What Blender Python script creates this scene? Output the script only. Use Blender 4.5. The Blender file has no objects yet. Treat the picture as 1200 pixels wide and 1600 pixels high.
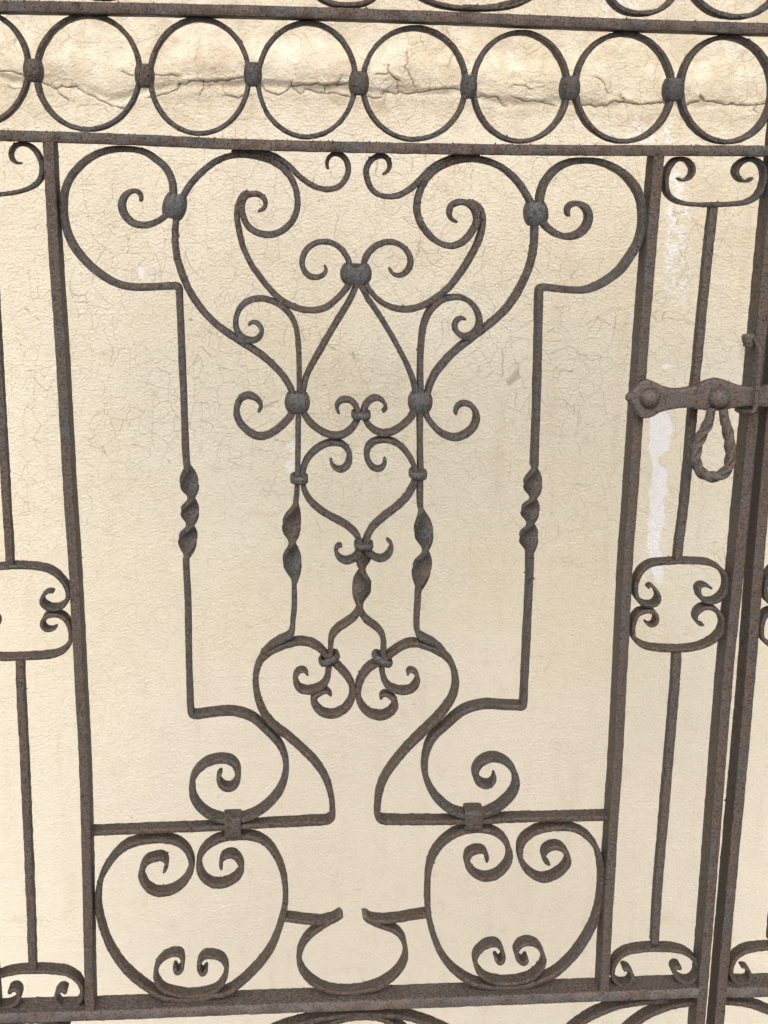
import bpy, math, random
import numpy as np
from mathutils import Matrix, Vector

random.seed(7)
rng = np.random.default_rng(11)
scene = bpy.context.scene
col = scene.collection

# ------------------------------------------------------------------ camera, sky, sun, exposure
CAM_AXES = ((0.9968654, -0.0780120, 0.0131691), (0.0069315, 0.2519328, 0.9677199), (-0.0788115, -0.9645952, 0.2516839))
cam_data = bpy.data.cameras.new('camera')
cam = bpy.data.objects.new('camera', cam_data)
col.objects.link(cam)
r_, u_, b_ = CAM_AXES
cam.matrix_world = Matrix(((r_[0], u_[0], b_[0], 0.0),
                           (r_[1], u_[1], b_[1], -1.5),
                           (r_[2], u_[2], b_[2], 1.45),
                           (0, 0, 0, 1)))
cam_data.sensor_fit = 'VERTICAL'
cam_data.sensor_height = 36.0
cam_data.lens = 36.0 * 2102.0 / 1600.0
cam_data.clip_start = 0.05
cam_data.clip_end = 200
scene.camera = cam

SUN_EL, SUN_AZ = math.radians(47), math.radians(190)      # azimuth clockwise from +Y
world = bpy.data.worlds.new('World')
scene.world = world
world.use_nodes = True
wn = world.node_tree
wn.nodes.clear()
sky = wn.nodes.new('ShaderNodeTexSky')
sky.sky_type = 'NISHITA'
sky.sun_disc = False
sky.sun_elevation = SUN_EL
sky.sun_rotation = SUN_AZ
sky.air_density = 0.7
sky.dust_density = 5.0
sky.ozone_density = 0.4
bg = wn.nodes.new('ShaderNodeBackground')
bg.inputs['Strength'].default_value = 0.145
wo = wn.nodes.new('ShaderNodeOutputWorld')
wn.links.new(sky.outputs[0], bg.inputs[0])
wn.links.new(bg.outputs[0], wo.inputs[0])

sd = bpy.data.lights.new('sun', 'SUN')
sd.energy = 1.1
sd.angle = math.radians(60)                                # veiled, overcast sun
sd.color = (1.0, 0.975, 0.94)
sun = bpy.data.objects.new('sun', sd)
col.objects.link(sun)
sdir = Vector((math.sin(SUN_AZ) * math.cos(SUN_EL), math.cos(SUN_AZ) * math.cos(SUN_EL), math.sin(SUN_EL)))
sun.rotation_euler = sdir.to_track_quat('Z', 'Y').to_euler()
sun.location = sdir * 5

scene.view_settings.view_transform = 'Standard'
scene.view_settings.look = 'None'
scene.view_settings.exposure = 0.46
scene.view_settings.gamma = 1.0

# ------------------------------------------------------------------ measured shapes, metres
# x to the right along the gate, z up, y into the wall; the gate's front face is y = 0
# bars bent on edge: (thickness, start tip, end tip, twist (z top, z bottom, first roll, total roll) or None, (x, z) points of the centre line)
SCROLLS = [
 (0.0070,1,1,(1.1095,1.0008,0,540),[(-0.1458,1.4049),(-0.1456,1.4117),(-0.1489,1.4157),(-0.1543,1.4163),(-0.1613,1.4128),(-0.1656,1.4060),(-0.1667,1.3992),(-0.1636,1.3899),(-0.1563,1.3826),(-0.1472,1.3799),(-0.1355,1.3811),(-0.1250,1.3863),(-0.1170,1.3929),(-0.1118,1.4032),(-0.1109,1.4134),(-0.1113,1.4245),(-0.1141,1.4337),(-0.1199,1.4430),(-0.1285,1.4498),(-0.1379,1.4562),(-0.1494,1.4594),(-0.1605,1.4601),(-0.1719,1.4597),(-0.1857,1.4566),(-0.2009,1.4490),(-0.2137,1.4378),(-0.2224,1.4263),(-0.2273,1.4141),(-0.2289,1.4028),(-0.2292,1.3917),(-0.2280,1.3802),(-0.2253,1.3688),(-0.2180,1.3535),(-0.2064,1.3391),(-0.1941,1.3280),(-0.1819,1.3198),(-0.1702,1.3149),(-0.1563,1.3127),(-0.1423,1.3127),(-0.1235,1.3138),(-0.1142,1.3142),(-0.1078,1.3139),(-0.1069,1.3076),(-0.1068,1.2977),(-0.1064,1.2764),(-0.1057,1.2286),(-0.1052,1.2044),(-0.1048,1.1751),(-0.1044,1.1306),(-0.1036,1.1141),(-0.1014,1.0917),(-0.1003,1.0740),(-0.1013,1.0549),(-0.1026,1.0357),(-0.1049,1.0183),(-0.1068,0.9985),(-0.1066,0.9774),(-0.1059,0.9514),(-0.1064,0.8712),(-0.1061,0.8303),(-0.1057,0.8130),(-0.1042,0.8047),(-0.0988,0.8038),(-0.0879,0.8052),(-0.0687,0.8073),(-0.0562,0.8073),(-0.0432,0.8043),(-0.0304,0.7978),(-0.0202,0.7880),(-0.0074,0.7739),(0.0013,0.7615),(0.0067,0.7470),(0.0081,0.7327),(0.0065,0.7189),(0.0016,0.7044),(-0.0080,0.6903),(-0.0199,0.6787),(-0.0331,0.6704),(-0.0466,0.6660),(-0.0607,0.6646),(-0.0740,0.6667),(-0.0867,0.6722),(-0.0982,0.6829),(-0.1051,0.6960),(-0.1063,0.7088),(-0.1049,0.7216),(-0.0984,0.7325),(-0.0882,0.7411),(-0.0765,0.7449),(-0.0659,0.7453),(-0.0572,0.7421),(-0.0515,0.7339),(-0.0505,0.7228),(-0.0526,0.7135),(-0.0577,0.7080),(-0.0639,0.7073),(-0.0701,0.7105),(-0.0739,0.7177),(-0.0740,0.7251),(-0.0698,0.7288)]),
 (0.0072,1,1,(1.1086,1.0032,0,540),[(0.3264,1.3940),(0.3243,1.3996),(0.3262,1.4054),(0.3333,1.4084),(0.3422,1.4064),(0.3480,1.3998),(0.3495,1.3907),(0.3453,1.3810),(0.3377,1.3744),(0.3269,1.3718),(0.3159,1.3737),(0.3057,1.3794),(0.2981,1.3867),(0.2929,1.3985),(0.2930,1.4111),(0.2942,1.4201),(0.2970,1.4291),(0.3023,1.4375),(0.3085,1.4441),(0.3169,1.4497),(0.3275,1.4533),(0.3419,1.4547),(0.3563,1.4537),(0.3710,1.4494),(0.3850,1.4420),(0.3952,1.4331),(0.4027,1.4234),(0.4078,1.4123),(0.4103,1.4005),(0.4112,1.3887),(0.4103,1.3772),(0.4070,1.3651),(0.4004,1.3530),(0.3876,1.3346),(0.3744,1.3241),(0.3615,1.3168),(0.3482,1.3127),(0.3322,1.3126),(0.3137,1.3144),(0.3026,1.3154),(0.2975,1.3147),(0.2967,1.3078),(0.2970,1.2927),(0.2978,1.2563),(0.2985,1.2219),(0.2992,1.1799),(0.2994,1.1292),(0.2996,1.1124),(0.2990,1.0909),(0.2995,1.0715),(0.2972,1.0536),(0.2972,1.0364),(0.2968,1.0214),(0.2985,1.0032),(0.2991,0.9864),(0.2994,0.9728),(0.2991,0.8917),(0.2987,0.8336),(0.2986,0.8152),(0.2977,0.8076),(0.2906,0.8077),(0.2705,0.8090),(0.2532,0.8104),(0.2375,0.8079),(0.2242,0.8027),(0.2142,0.7949),(0.2026,0.7836),(0.1910,0.7726),(0.1841,0.7617),(0.1801,0.7490),(0.1784,0.7345),(0.1792,0.7201),(0.1835,0.7059),(0.1913,0.6910),(0.2026,0.6780),(0.2149,0.6689),(0.2281,0.6642),(0.2419,0.6625),(0.2553,0.6644),(0.2683,0.6700),(0.2797,0.6791),(0.2890,0.6902),(0.2934,0.7032),(0.2917,0.7162),(0.2856,0.7276),(0.2769,0.7356),(0.2652,0.7396),(0.2556,0.7382),(0.2462,0.7316),(0.2417,0.7218),(0.2436,0.7113),(0.2500,0.7047),(0.2592,0.7032),(0.2654,0.7091),(0.2659,0.7177)]),
 (0.0066,1,1,None,[(-0.0193,1.3960),(-0.0132,1.3984),(-0.0105,1.4043),(-0.0125,1.4098),(-0.0177,1.4138),(-0.0247,1.4147),(-0.0317,1.4123),(-0.0360,1.4061),(-0.0368,1.3980),(-0.0355,1.3903),(-0.0304,1.3800),(-0.0217,1.3735),(-0.0099,1.3707),(0.0016,1.3724),(0.0122,1.3790),(0.0207,1.3895),(0.0242,1.4033),(0.0234,1.4149),(0.0201,1.4260),(0.0139,1.4366),(0.0055,1.4443),(-0.0049,1.4499),(-0.0162,1.4532),(-0.0277,1.4552),(-0.0395,1.4555),(-0.0499,1.4538),(-0.0589,1.4512),(-0.0694,1.4450),(-0.0813,1.4354),(-0.0905,1.4259),(-0.0977,1.4156),(-0.1020,1.4081),(-0.1061,1.3985),(-0.1089,1.3836),(-0.1102,1.3675),(-0.1099,1.3560),(-0.1088,1.3461),(-0.1059,1.3349),(-0.1020,1.3234),(-0.0973,1.3119),(-0.0907,1.3001),(-0.0830,1.2890),(-0.0740,1.2787),(-0.0635,1.2691),(-0.0515,1.2606),(-0.0397,1.2527),(-0.0254,1.2437),(-0.0138,1.2354),(-0.0040,1.2264),(0.0056,1.2162),(0.0120,1.2066),(0.0171,1.1964),(0.0192,1.1838),(0.0162,1.1690),(0.0089,1.1601),(-0.0009,1.1516),(-0.0132,1.1449),(-0.0219,1.1445),(-0.0314,1.1490),(-0.0407,1.1580),(-0.0453,1.1676),(-0.0455,1.1774),(-0.0418,1.1868),(-0.0345,1.1920),(-0.0272,1.1908),(-0.0204,1.1857),(-0.0176,1.1790),(-0.0213,1.1728)]),
 (0.0067,1,1,None,[(0.2014,1.3866),(0.1961,1.3885),(0.1922,1.3947),(0.1927,1.4017),(0.1979,1.4069),(0.2072,1.4083),(0.2166,1.4047),(0.2223,1.3964),(0.2233,1.3869),(0.2182,1.3761),(0.2098,1.3662),(0.1977,1.3605),(0.1860,1.3618),(0.1750,1.3680),(0.1650,1.3784),(0.1583,1.3897),(0.1559,1.4013),(0.1571,1.4123),(0.1605,1.4230),(0.1667,1.4334),(0.1743,1.4410),(0.1839,1.4473),(0.1953,1.4517),(0.2086,1.4539),(0.2192,1.4547),(0.2309,1.4530),(0.2431,1.4491),(0.2553,1.4421),(0.2664,1.4324),(0.2739,1.4233),(0.2803,1.4137),(0.2850,1.4047),(0.2876,1.3936),(0.2886,1.3831),(0.2889,1.3711),(0.2885,1.3598),(0.2870,1.3485),(0.2845,1.3385),(0.2809,1.3282),(0.2755,1.3165),(0.2690,1.3041),(0.2610,1.2925),(0.2511,1.2820),(0.2404,1.2728),(0.2311,1.2652),(0.2203,1.2568),(0.2095,1.2487),(0.1973,1.2377),(0.1880,1.2274),(0.1808,1.2175),(0.1759,1.2075),(0.1728,1.1971),(0.1698,1.1838),(0.1720,1.1673),(0.1785,1.1583),(0.1861,1.1500),(0.1952,1.1447),(0.2057,1.1424),(0.2161,1.1454),(0.2247,1.1522),(0.2291,1.1609),(0.2296,1.1695),(0.2260,1.1770),(0.2200,1.1819),(0.2132,1.1826),(0.2070,1.1785),(0.2050,1.1695)]),
 (0.0058,0,1,None,[(-0.0471,1.4574),(-0.0369,1.4591),(-0.0196,1.4592),(-0.0057,1.4570),(0.0056,1.4518),(0.0160,1.4441),(0.0236,1.4363),(0.0325,1.4290),(0.0430,1.4230),(0.0559,1.4202),(0.0676,1.4223),(0.0762,1.4303),(0.0800,1.4422),(0.0768,1.4527),(0.0691,1.4580),(0.0614,1.4571),(0.0569,1.4514),(0.0562,1.4460),(0.0579,1.4415)]),
 (0.0058,1,0,None,[(0.1178,1.4366),(0.1227,1.4400),(0.1254,1.4455),(0.1242,1.4520),(0.1201,1.4560),(0.1131,1.4569),(0.1049,1.4521),(0.0997,1.4438),(0.0998,1.4350),(0.1038,1.4238),(0.1109,1.4163),(0.1216,1.4133),(0.1349,1.4145),(0.1454,1.4198),(0.1547,1.4271),(0.1631,1.4358),(0.1721,1.4448),(0.1838,1.4521),(0.1952,1.4563),(0.2129,1.4583),(0.2235,1.4591)]),
 (0.0059,0,1,None,[(-0.0289,1.4167),(-0.0352,1.4136),(-0.0398,1.4060),(-0.0422,1.3957),(-0.0422,1.3889),(-0.0410,1.3799),(-0.0388,1.3682),(-0.0356,1.3566),(-0.0311,1.3460),(-0.0253,1.3352),(-0.0174,1.3244),(-0.0092,1.3138),(0.0004,1.3036),(0.0110,1.2959),(0.0239,1.2902),(0.0359,1.2881),(0.0476,1.2887),(0.0576,1.2925),(0.0669,1.2997),(0.0762,1.3097),(0.0812,1.3172),(0.0833,1.3286),(0.0814,1.3413),(0.0756,1.3524),(0.0660,1.3608),(0.0532,1.3638),(0.0404,1.3605),(0.0322,1.3524),(0.0289,1.3423),(0.0308,1.3328),(0.0368,1.3261),(0.0447,1.3244),(0.0522,1.3269),(0.0561,1.3326),(0.0539,1.3382)]),
 (0.0060,0,1,None,[(0.2136,1.4095),(0.2216,1.4065),(0.2271,1.4013),(0.2298,1.3930),(0.2299,1.3825),(0.2274,1.3706),(0.2227,1.3588),(0.2169,1.3476),(0.2114,1.3380),(0.2044,1.3276),(0.1960,1.3165),(0.1875,1.3083),(0.1765,1.3003),(0.1645,1.2938),(0.1501,1.2899),(0.1378,1.2901),(0.1259,1.2932),(0.1145,1.3000),(0.1068,1.3081),(0.1013,1.3159),(0.0976,1.3287),(0.0989,1.3442),(0.1045,1.3541),(0.1144,1.3612),(0.1273,1.3643),(0.1399,1.3600),(0.1483,1.3509),(0.1502,1.3418),(0.1465,1.3322),(0.1383,1.3272),(0.1307,1.3289),(0.1262,1.3359)]),
 (0.0061,0,1,None,[(0.0912,1.3258),(0.0881,1.3123),(0.0810,1.2973),(0.0713,1.2815),(0.0602,1.2628),(0.0494,1.2439),(0.0396,1.2264),(0.0338,1.2140),(0.0309,1.2015),(0.0287,1.1838),(0.0319,1.1690),(0.0382,1.1601),(0.0467,1.1526),(0.0565,1.1471),(0.0661,1.1448),(0.0762,1.1461),(0.0838,1.1514),(0.0896,1.1588),(0.0928,1.1689),(0.0913,1.1771),(0.0869,1.1838),(0.0799,1.1871),(0.0725,1.1857),(0.0682,1.1794),(0.0708,1.1704)]),
 (0.0061,0,1,None,[(0.0905,1.3258),(0.0956,1.3141),(0.1018,1.3031),(0.1139,1.2857),(0.1261,1.2666),(0.1373,1.2474),(0.1472,1.2290),(0.1533,1.2149),(0.1572,1.2023),(0.1590,1.1838),(0.1556,1.1696),(0.1487,1.1610),(0.1403,1.1539),(0.1316,1.1494),(0.1215,1.1479),(0.1122,1.1512),(0.1047,1.1577),(0.0998,1.1682),(0.1001,1.1778),(0.1045,1.1853),(0.1114,1.1893),(0.1188,1.1875),(0.1240,1.1812),(0.1237,1.1752),(0.1202,1.1730)]),
 (0.0060,1,1,(1.0663,0.9681,0,360),[(-0.0313,1.2710),(-0.0277,1.2746),(-0.0217,1.2739),(-0.0171,1.2686),(-0.0164,1.2621),(-0.0215,1.2556),(-0.0301,1.2542),(-0.0394,1.2584),(-0.0446,1.2674),(-0.0449,1.2788),(-0.0404,1.2903),(-0.0307,1.2983),(-0.0177,1.3010),(-0.0034,1.2979),(0.0082,1.2909),(0.0167,1.2813),(0.0220,1.2695),(0.0240,1.2576),(0.0250,1.2424),(0.0255,1.2176),(0.0254,1.1949),(0.0246,1.1749),(0.0242,1.1616),(0.0240,1.1364),(0.0233,1.1052),(0.0228,1.0938),(0.0225,1.0809),(0.0216,1.0709),(0.0202,1.0617),(0.0164,1.0425),(0.0156,1.0172),(0.0166,0.9941),(0.0188,0.9707),(0.0191,0.9562),(0.0187,0.9362),(0.0171,0.9202),(0.0167,0.9105),(0.0144,0.9037),(0.0082,0.9002),(0.0011,0.8970),(-0.0101,0.8899),(-0.0180,0.8823),(-0.0216,0.8775)]),
 (0.0061,1,1,(1.0576,0.9583,0,360),[(0.2138,1.2793),(0.2079,1.2805),(0.2027,1.2763),(0.2016,1.2691),(0.2066,1.2620),(0.2151,1.2589),(0.2238,1.2626),(0.2290,1.2706),(0.2295,1.2803),(0.2251,1.2909),(0.2168,1.2995),(0.2080,1.3034),(0.1970,1.3034),(0.1869,1.3011),(0.1776,1.2939),(0.1706,1.2848),(0.1662,1.2725),(0.1641,1.2573),(0.1632,1.2391),(0.1632,1.2208),(0.1640,1.1959),(0.1640,1.1748),(0.1641,1.1613),(0.1649,1.1297),(0.1658,1.1069),(0.1658,1.0839),(0.1661,1.0700),(0.1667,1.0584),(0.1710,1.0321),(0.1731,1.0067),(0.1701,0.9849),(0.1664,0.9584),(0.1658,0.9439),(0.1650,0.9262),(0.1653,0.9116),(0.1671,0.9023),(0.1750,0.8968),(0.1868,0.8909),(0.1963,0.8834),(0.2015,0.8776)]),
 (0.0061,1,1,None,[(0.0616,1.1172),(0.0628,1.1111),(0.0677,1.1062),(0.0737,1.1051),(0.0800,1.1091),(0.0833,1.1186),(0.0817,1.1277),(0.0758,1.1345),(0.0661,1.1372),(0.0566,1.1357),(0.0477,1.1313),(0.0394,1.1241),(0.0337,1.1165),(0.0304,1.1082),(0.0292,1.0984),(0.0303,1.0839),(0.0336,1.0747),(0.0403,1.0654),(0.0506,1.0561),(0.0628,1.0483),(0.0768,1.0407),(0.0868,1.0328),(0.0929,1.0255),(0.0968,1.0122),(0.0939,1.0028),(0.0878,0.9969),(0.0795,0.9951),(0.0712,0.9991),(0.0678,1.0070),(0.0700,1.0132),(0.0753,1.0139)]),
 (0.0061,1,1,None,[(0.1246,1.1184),(0.1242,1.1120),(0.1209,1.1067),(0.1146,1.1056),(0.1075,1.1102),(0.1029,1.1227),(0.1057,1.1333),(0.1135,1.1389),(0.1243,1.1400),(0.1355,1.1373),(0.1452,1.1297),(0.1528,1.1199),(0.1582,1.1094),(0.1611,1.0977),(0.1583,1.0862),(0.1525,1.0751),(0.1440,1.0647),(0.1317,1.0544),(0.1191,1.0442),(0.1107,1.0355),(0.1057,1.0262),(0.1028,1.0121),(0.1094,1.0022),(0.1193,0.9970),(0.1283,1.0001),(0.1335,1.0087),(0.1327,1.0166),(0.1277,1.0201)]),
 (0.0070,0,1,None,[(-0.2348,0.6526),(-0.2263,0.6528),(-0.1548,0.6538),(-0.0844,0.6549),(-0.0136,0.6572),(0.0418,0.6588),(0.0585,0.6596),(0.0640,0.6630),(0.0652,0.6760),(0.0627,0.6960),(0.0568,0.7159),(0.0454,0.7359),(0.0317,0.7519),(0.0107,0.7731),(-0.0017,0.7830),(-0.0111,0.7928),(-0.0194,0.8063),(-0.0243,0.8205),(-0.0271,0.8338),(-0.0277,0.8478),(-0.0256,0.8617),(-0.0209,0.8726),(-0.0104,0.8826),(0.0036,0.8897),(0.0189,0.8943),(0.0281,0.8950),(0.0372,0.8932),(0.0470,0.8878),(0.0541,0.8808),(0.0610,0.8725),(0.0726,0.8616),(0.0800,0.8529),(0.0863,0.8425),(0.0891,0.8316),(0.0876,0.8200),(0.0814,0.8093),(0.0737,0.8032),(0.0636,0.8005),(0.0523,0.8032),(0.0445,0.8113),(0.0414,0.8205),(0.0457,0.8275),(0.0519,0.8307),(0.0584,0.8314),(0.0631,0.8255)]),
 (0.0071,0,1,None,[(0.4199,0.6559),(0.4084,0.6558),(0.3477,0.6561),(0.2907,0.6562),(0.2421,0.6550),(0.1937,0.6555),(0.1375,0.6575),(0.1246,0.6591),(0.1206,0.6649),(0.1209,0.6754),(0.1222,0.6927),(0.1269,0.7099),(0.1345,0.7256),(0.1450,0.7404),(0.1574,0.7559),(0.1725,0.7721),(0.1852,0.7854),(0.1983,0.7999),(0.2074,0.8136),(0.2133,0.8293),(0.2141,0.8435),(0.2110,0.8576),(0.2056,0.8685),(0.1964,0.8773),(0.1846,0.8840),(0.1728,0.8887),(0.1625,0.8909),(0.1519,0.8890),(0.1419,0.8835),(0.1335,0.8770),(0.1243,0.8698),(0.1093,0.8610),(0.1005,0.8496),(0.0962,0.8377),(0.0955,0.8265),(0.0985,0.8140),(0.1064,0.8034),(0.1182,0.7977),(0.1299,0.7987),(0.1385,0.8057),(0.1411,0.8148),(0.1370,0.8216),(0.1307,0.8259),(0.1253,0.8256),(0.1226,0.8202)]),
 (0.0061,0,1,None,[(0.0982,0.9424),(0.0952,0.9328),(0.0899,0.9248),(0.0812,0.9181),(0.0697,0.9098),(0.0636,0.9010),(0.0623,0.8920),(0.0623,0.8815),(0.0618,0.8708),(0.0599,0.8594),(0.0584,0.8479),(0.0534,0.8385),(0.0441,0.8333),(0.0341,0.8318),(0.0248,0.8349),(0.0203,0.8436),(0.0201,0.8519),(0.0245,0.8575),(0.0307,0.8583),(0.0349,0.8524)]),
 (0.0062,0,1,None,[(0.0966,0.9424),(0.0983,0.9312),(0.1053,0.9202),(0.1177,0.9107),(0.1243,0.9013),(0.1258,0.8911),(0.1256,0.8813),(0.1243,0.8698),(0.1243,0.8567),(0.1266,0.8450),(0.1326,0.8350),(0.1416,0.8307),(0.1529,0.8292),(0.1623,0.8328),(0.1676,0.8414),(0.1670,0.8493),(0.1622,0.8552),(0.1568,0.8561),(0.1551,0.8503)]),
 (0.0062,0,0,(1.0004,0.9368,60,-240),[(0.1006,1.0129),(0.1007,0.9972),(0.1001,0.9846),(0.0988,0.9608),(0.0974,0.9392),(0.0971,0.9304)]),
 (0.0066,1,1,None,[(-0.1440,0.5953),(-0.1406,0.6014),(-0.1396,0.6097),(-0.1449,0.6160),(-0.1536,0.6154),(-0.1635,0.6113),(-0.1697,0.6018),(-0.1709,0.5891),(-0.1650,0.5761),(-0.1560,0.5687),(-0.1455,0.5673),(-0.1322,0.5706),(-0.1201,0.5800),(-0.1121,0.5926),(-0.1091,0.6048),(-0.1111,0.6176),(-0.1175,0.6292),(-0.1268,0.6365),(-0.1396,0.6402),(-0.1568,0.6406),(-0.1734,0.6383),(-0.1882,0.6326),(-0.1999,0.6229),(-0.2097,0.6101),(-0.2176,0.5961),(-0.2223,0.5828),(-0.2246,0.5687),(-0.2256,0.5536),(-0.2246,0.5384),(-0.2210,0.5204),(-0.2165,0.5024),(-0.2100,0.4870),(-0.2021,0.4716),(-0.1926,0.4580),(-0.1811,0.4451),(-0.1686,0.4336),(-0.1552,0.4238),(-0.1376,0.4175),(-0.1214,0.4159),(-0.1036,0.4166),(-0.0864,0.4206),(-0.0701,0.4232),(-0.0562,0.4315),(-0.0424,0.4444),(-0.0294,0.4587),(-0.0192,0.4724),(-0.0105,0.4874),(-0.0031,0.5064),(0.0022,0.5253),(0.0053,0.5396),(0.0064,0.5531),(0.0065,0.5668),(0.0050,0.5818),(0.0019,0.5966),(-0.0040,0.6118),(-0.0130,0.6270),(-0.0243,0.6370),(-0.0374,0.6413),(-0.0485,0.6421),(-0.0611,0.6416),(-0.0716,0.6397),(-0.0832,0.6343),(-0.0928,0.6259),(-0.0990,0.6146),(-0.1004,0.6028),(-0.0971,0.5899),(-0.0882,0.5798),(-0.0756,0.5763),(-0.0620,0.5799),(-0.0520,0.5880),(-0.0475,0.5985),(-0.0505,0.6092),(-0.0563,0.6160),(-0.0630,0.6174),(-0.0702,0.6138),(-0.0735,0.6055),(-0.0724,0.5975)]),
 (0.0067,1,1,None,[(0.2594,0.5972),(0.2604,0.6043),(0.2563,0.6121),(0.2458,0.6139),(0.2370,0.6091),(0.2344,0.5988),(0.2397,0.5866),(0.2498,0.5777),(0.2609,0.5748),(0.2743,0.5792),(0.2846,0.5901),(0.2890,0.6028),(0.2865,0.6174),(0.2795,0.6296),(0.2694,0.6379),(0.2561,0.6423),(0.2409,0.6432),(0.2264,0.6409),(0.2157,0.6359),(0.2041,0.6265),(0.1950,0.6148),(0.1889,0.6002),(0.1861,0.5851),(0.1857,0.5698),(0.1858,0.5554),(0.1861,0.5399),(0.1870,0.5308),(0.1886,0.5188),(0.1922,0.5031),(0.1971,0.4873),(0.2050,0.4680),(0.2167,0.4503),(0.2308,0.4362),(0.2463,0.4257),(0.2632,0.4203),(0.2795,0.4178),(0.2955,0.4172),(0.3123,0.4179),(0.3273,0.4221),(0.3414,0.4277),(0.3554,0.4347),(0.3687,0.4474),(0.3803,0.4620),(0.3896,0.4771),(0.3972,0.4927),(0.4031,0.5082),(0.4064,0.5252),(0.4083,0.5399),(0.4088,0.5527),(0.4085,0.5664),(0.4075,0.5812),(0.4050,0.5964),(0.4001,0.6114),(0.3917,0.6242),(0.3803,0.6348),(0.3673,0.6409),(0.3538,0.6429),(0.3361,0.6423),(0.3208,0.6383),(0.3096,0.6306),(0.3027,0.6196),(0.3020,0.6058),(0.3067,0.5908),(0.3171,0.5788),(0.3324,0.5710),(0.3473,0.5751),(0.3589,0.5843),(0.3642,0.5949),(0.3611,0.6067),(0.3537,0.6150),(0.3442,0.6166),(0.3354,0.6124),(0.3320,0.6044),(0.3349,0.5958),(0.3408,0.5911)]),
 (0.0050,0,0,None,[(-0.1340,0.4627),(-0.1306,0.4542),(-0.1252,0.4586),(-0.1234,0.4696),(-0.1259,0.4798),(-0.1359,0.4810),(-0.1464,0.4764),(-0.1548,0.4662),(-0.1581,0.4516),(-0.1544,0.4376),(-0.1454,0.4285),(-0.1317,0.4238),(-0.1132,0.4207),(-0.0953,0.4228),(-0.0831,0.4270),(-0.0740,0.4368),(-0.0689,0.4510),(-0.0695,0.4634),(-0.0758,0.4729),(-0.0862,0.4766),(-0.0959,0.4764),(-0.1021,0.4688),(-0.1031,0.4587),(-0.0988,0.4507),(-0.0934,0.4584)]),
 (0.0051,0,0,None,[(0.2755,0.4603),(0.2816,0.4530),(0.2862,0.4594),(0.2839,0.4707),(0.2778,0.4793),(0.2682,0.4801),(0.2563,0.4731),(0.2496,0.4624),(0.2508,0.4490),(0.2570,0.4375),(0.2674,0.4291),(0.2818,0.4243),(0.2995,0.4232),(0.3162,0.4263),(0.3277,0.4325),(0.3373,0.4448),(0.3394,0.4551),(0.3355,0.4674),(0.3279,0.4775),(0.3165,0.4807),(0.3062,0.4764),(0.3024,0.4667),(0.3066,0.4554),(0.3135,0.4513),(0.3170,0.4587)]),
 (0.0061,0,0,None,[(0.0047,0.5270),(0.0095,0.5259),(0.0256,0.5231),(0.0472,0.5201),(0.0605,0.5210),(0.0714,0.5261),(0.0779,0.5304),(0.0718,0.5251),(0.0621,0.5200),(0.0499,0.5118),(0.0369,0.5008),(0.0284,0.4888),(0.0233,0.4715),(0.0251,0.4557),(0.0336,0.4405),(0.0472,0.4283),(0.0616,0.4212),(0.0814,0.4176),(0.1020,0.4184),(0.1226,0.4235),(0.1399,0.4341),(0.1529,0.4490),(0.1592,0.4646),(0.1585,0.4799),(0.1538,0.4944),(0.1450,0.5039),(0.1314,0.5108),(0.1174,0.5172),(0.1084,0.5234),(0.1045,0.5286),(0.1125,0.5219),(0.1256,0.5192),(0.1419,0.5195),(0.1623,0.5225),(0.1860,0.5258)]),
 (0.0047,1,1,None,[(-0.2717,1.4437),(-0.2775,1.4440),(-0.2819,1.4489),(-0.2820,1.4556),(-0.2779,1.4613),(-0.2700,1.4640),(-0.2613,1.4618),(-0.2546,1.4550),(-0.2503,1.4454),(-0.2498,1.4360),(-0.2526,1.4273),(-0.2601,1.4201),(-0.2705,1.4156),(-0.2817,1.4128),(-0.2966,1.4108),(-0.3135,1.4108),(-0.3302,1.4149),(-0.3403,1.4255),(-0.3421,1.4382),(-0.3365,1.4522),(-0.3252,1.4613),(-0.3139,1.4604),(-0.3076,1.4532),(-0.3093,1.4466),(-0.3162,1.4445)]),
 (0.0051,1,1,None,[(-0.2603,0.9604),(-0.2661,0.9616),(-0.2718,0.9574),(-0.2751,0.9503),(-0.2713,0.9440),(-0.2629,0.9407),(-0.2549,0.9418),(-0.2480,0.9465),(-0.2441,0.9547),(-0.2449,0.9657),(-0.2504,0.9759),(-0.2577,0.9837),(-0.2684,0.9893),(-0.2821,0.9918),(-0.2966,0.9929),(-0.3112,0.9925),(-0.3207,0.9916),(-0.3389,0.9916),(-0.3536,0.9879),(-0.3649,0.9803),(-0.3730,0.9672),(-0.3738,0.9555),(-0.3686,0.9460),(-0.3587,0.9420),(-0.3498,0.9442),(-0.3450,0.9512),(-0.3481,0.9591),(-0.3552,0.9615)]),
 (0.0051,1,1,None,[(-0.2594,0.9169),(-0.2658,0.9139),(-0.2717,0.9147),(-0.2755,0.9200),(-0.2744,0.9263),(-0.2697,0.9318),(-0.2615,0.9336),(-0.2521,0.9311),(-0.2458,0.9231),(-0.2430,0.9107),(-0.2438,0.9000),(-0.2491,0.8913),(-0.2579,0.8852),(-0.2699,0.8822),(-0.2878,0.8812),(-0.3074,0.8804),(-0.3271,0.8809),(-0.3416,0.8847),(-0.3529,0.8929),(-0.3588,0.9041),(-0.3581,0.9160),(-0.3522,0.9278),(-0.3424,0.9335),(-0.3314,0.9330),(-0.3259,0.9266),(-0.3271,0.9187),(-0.3340,0.9149)]),
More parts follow.
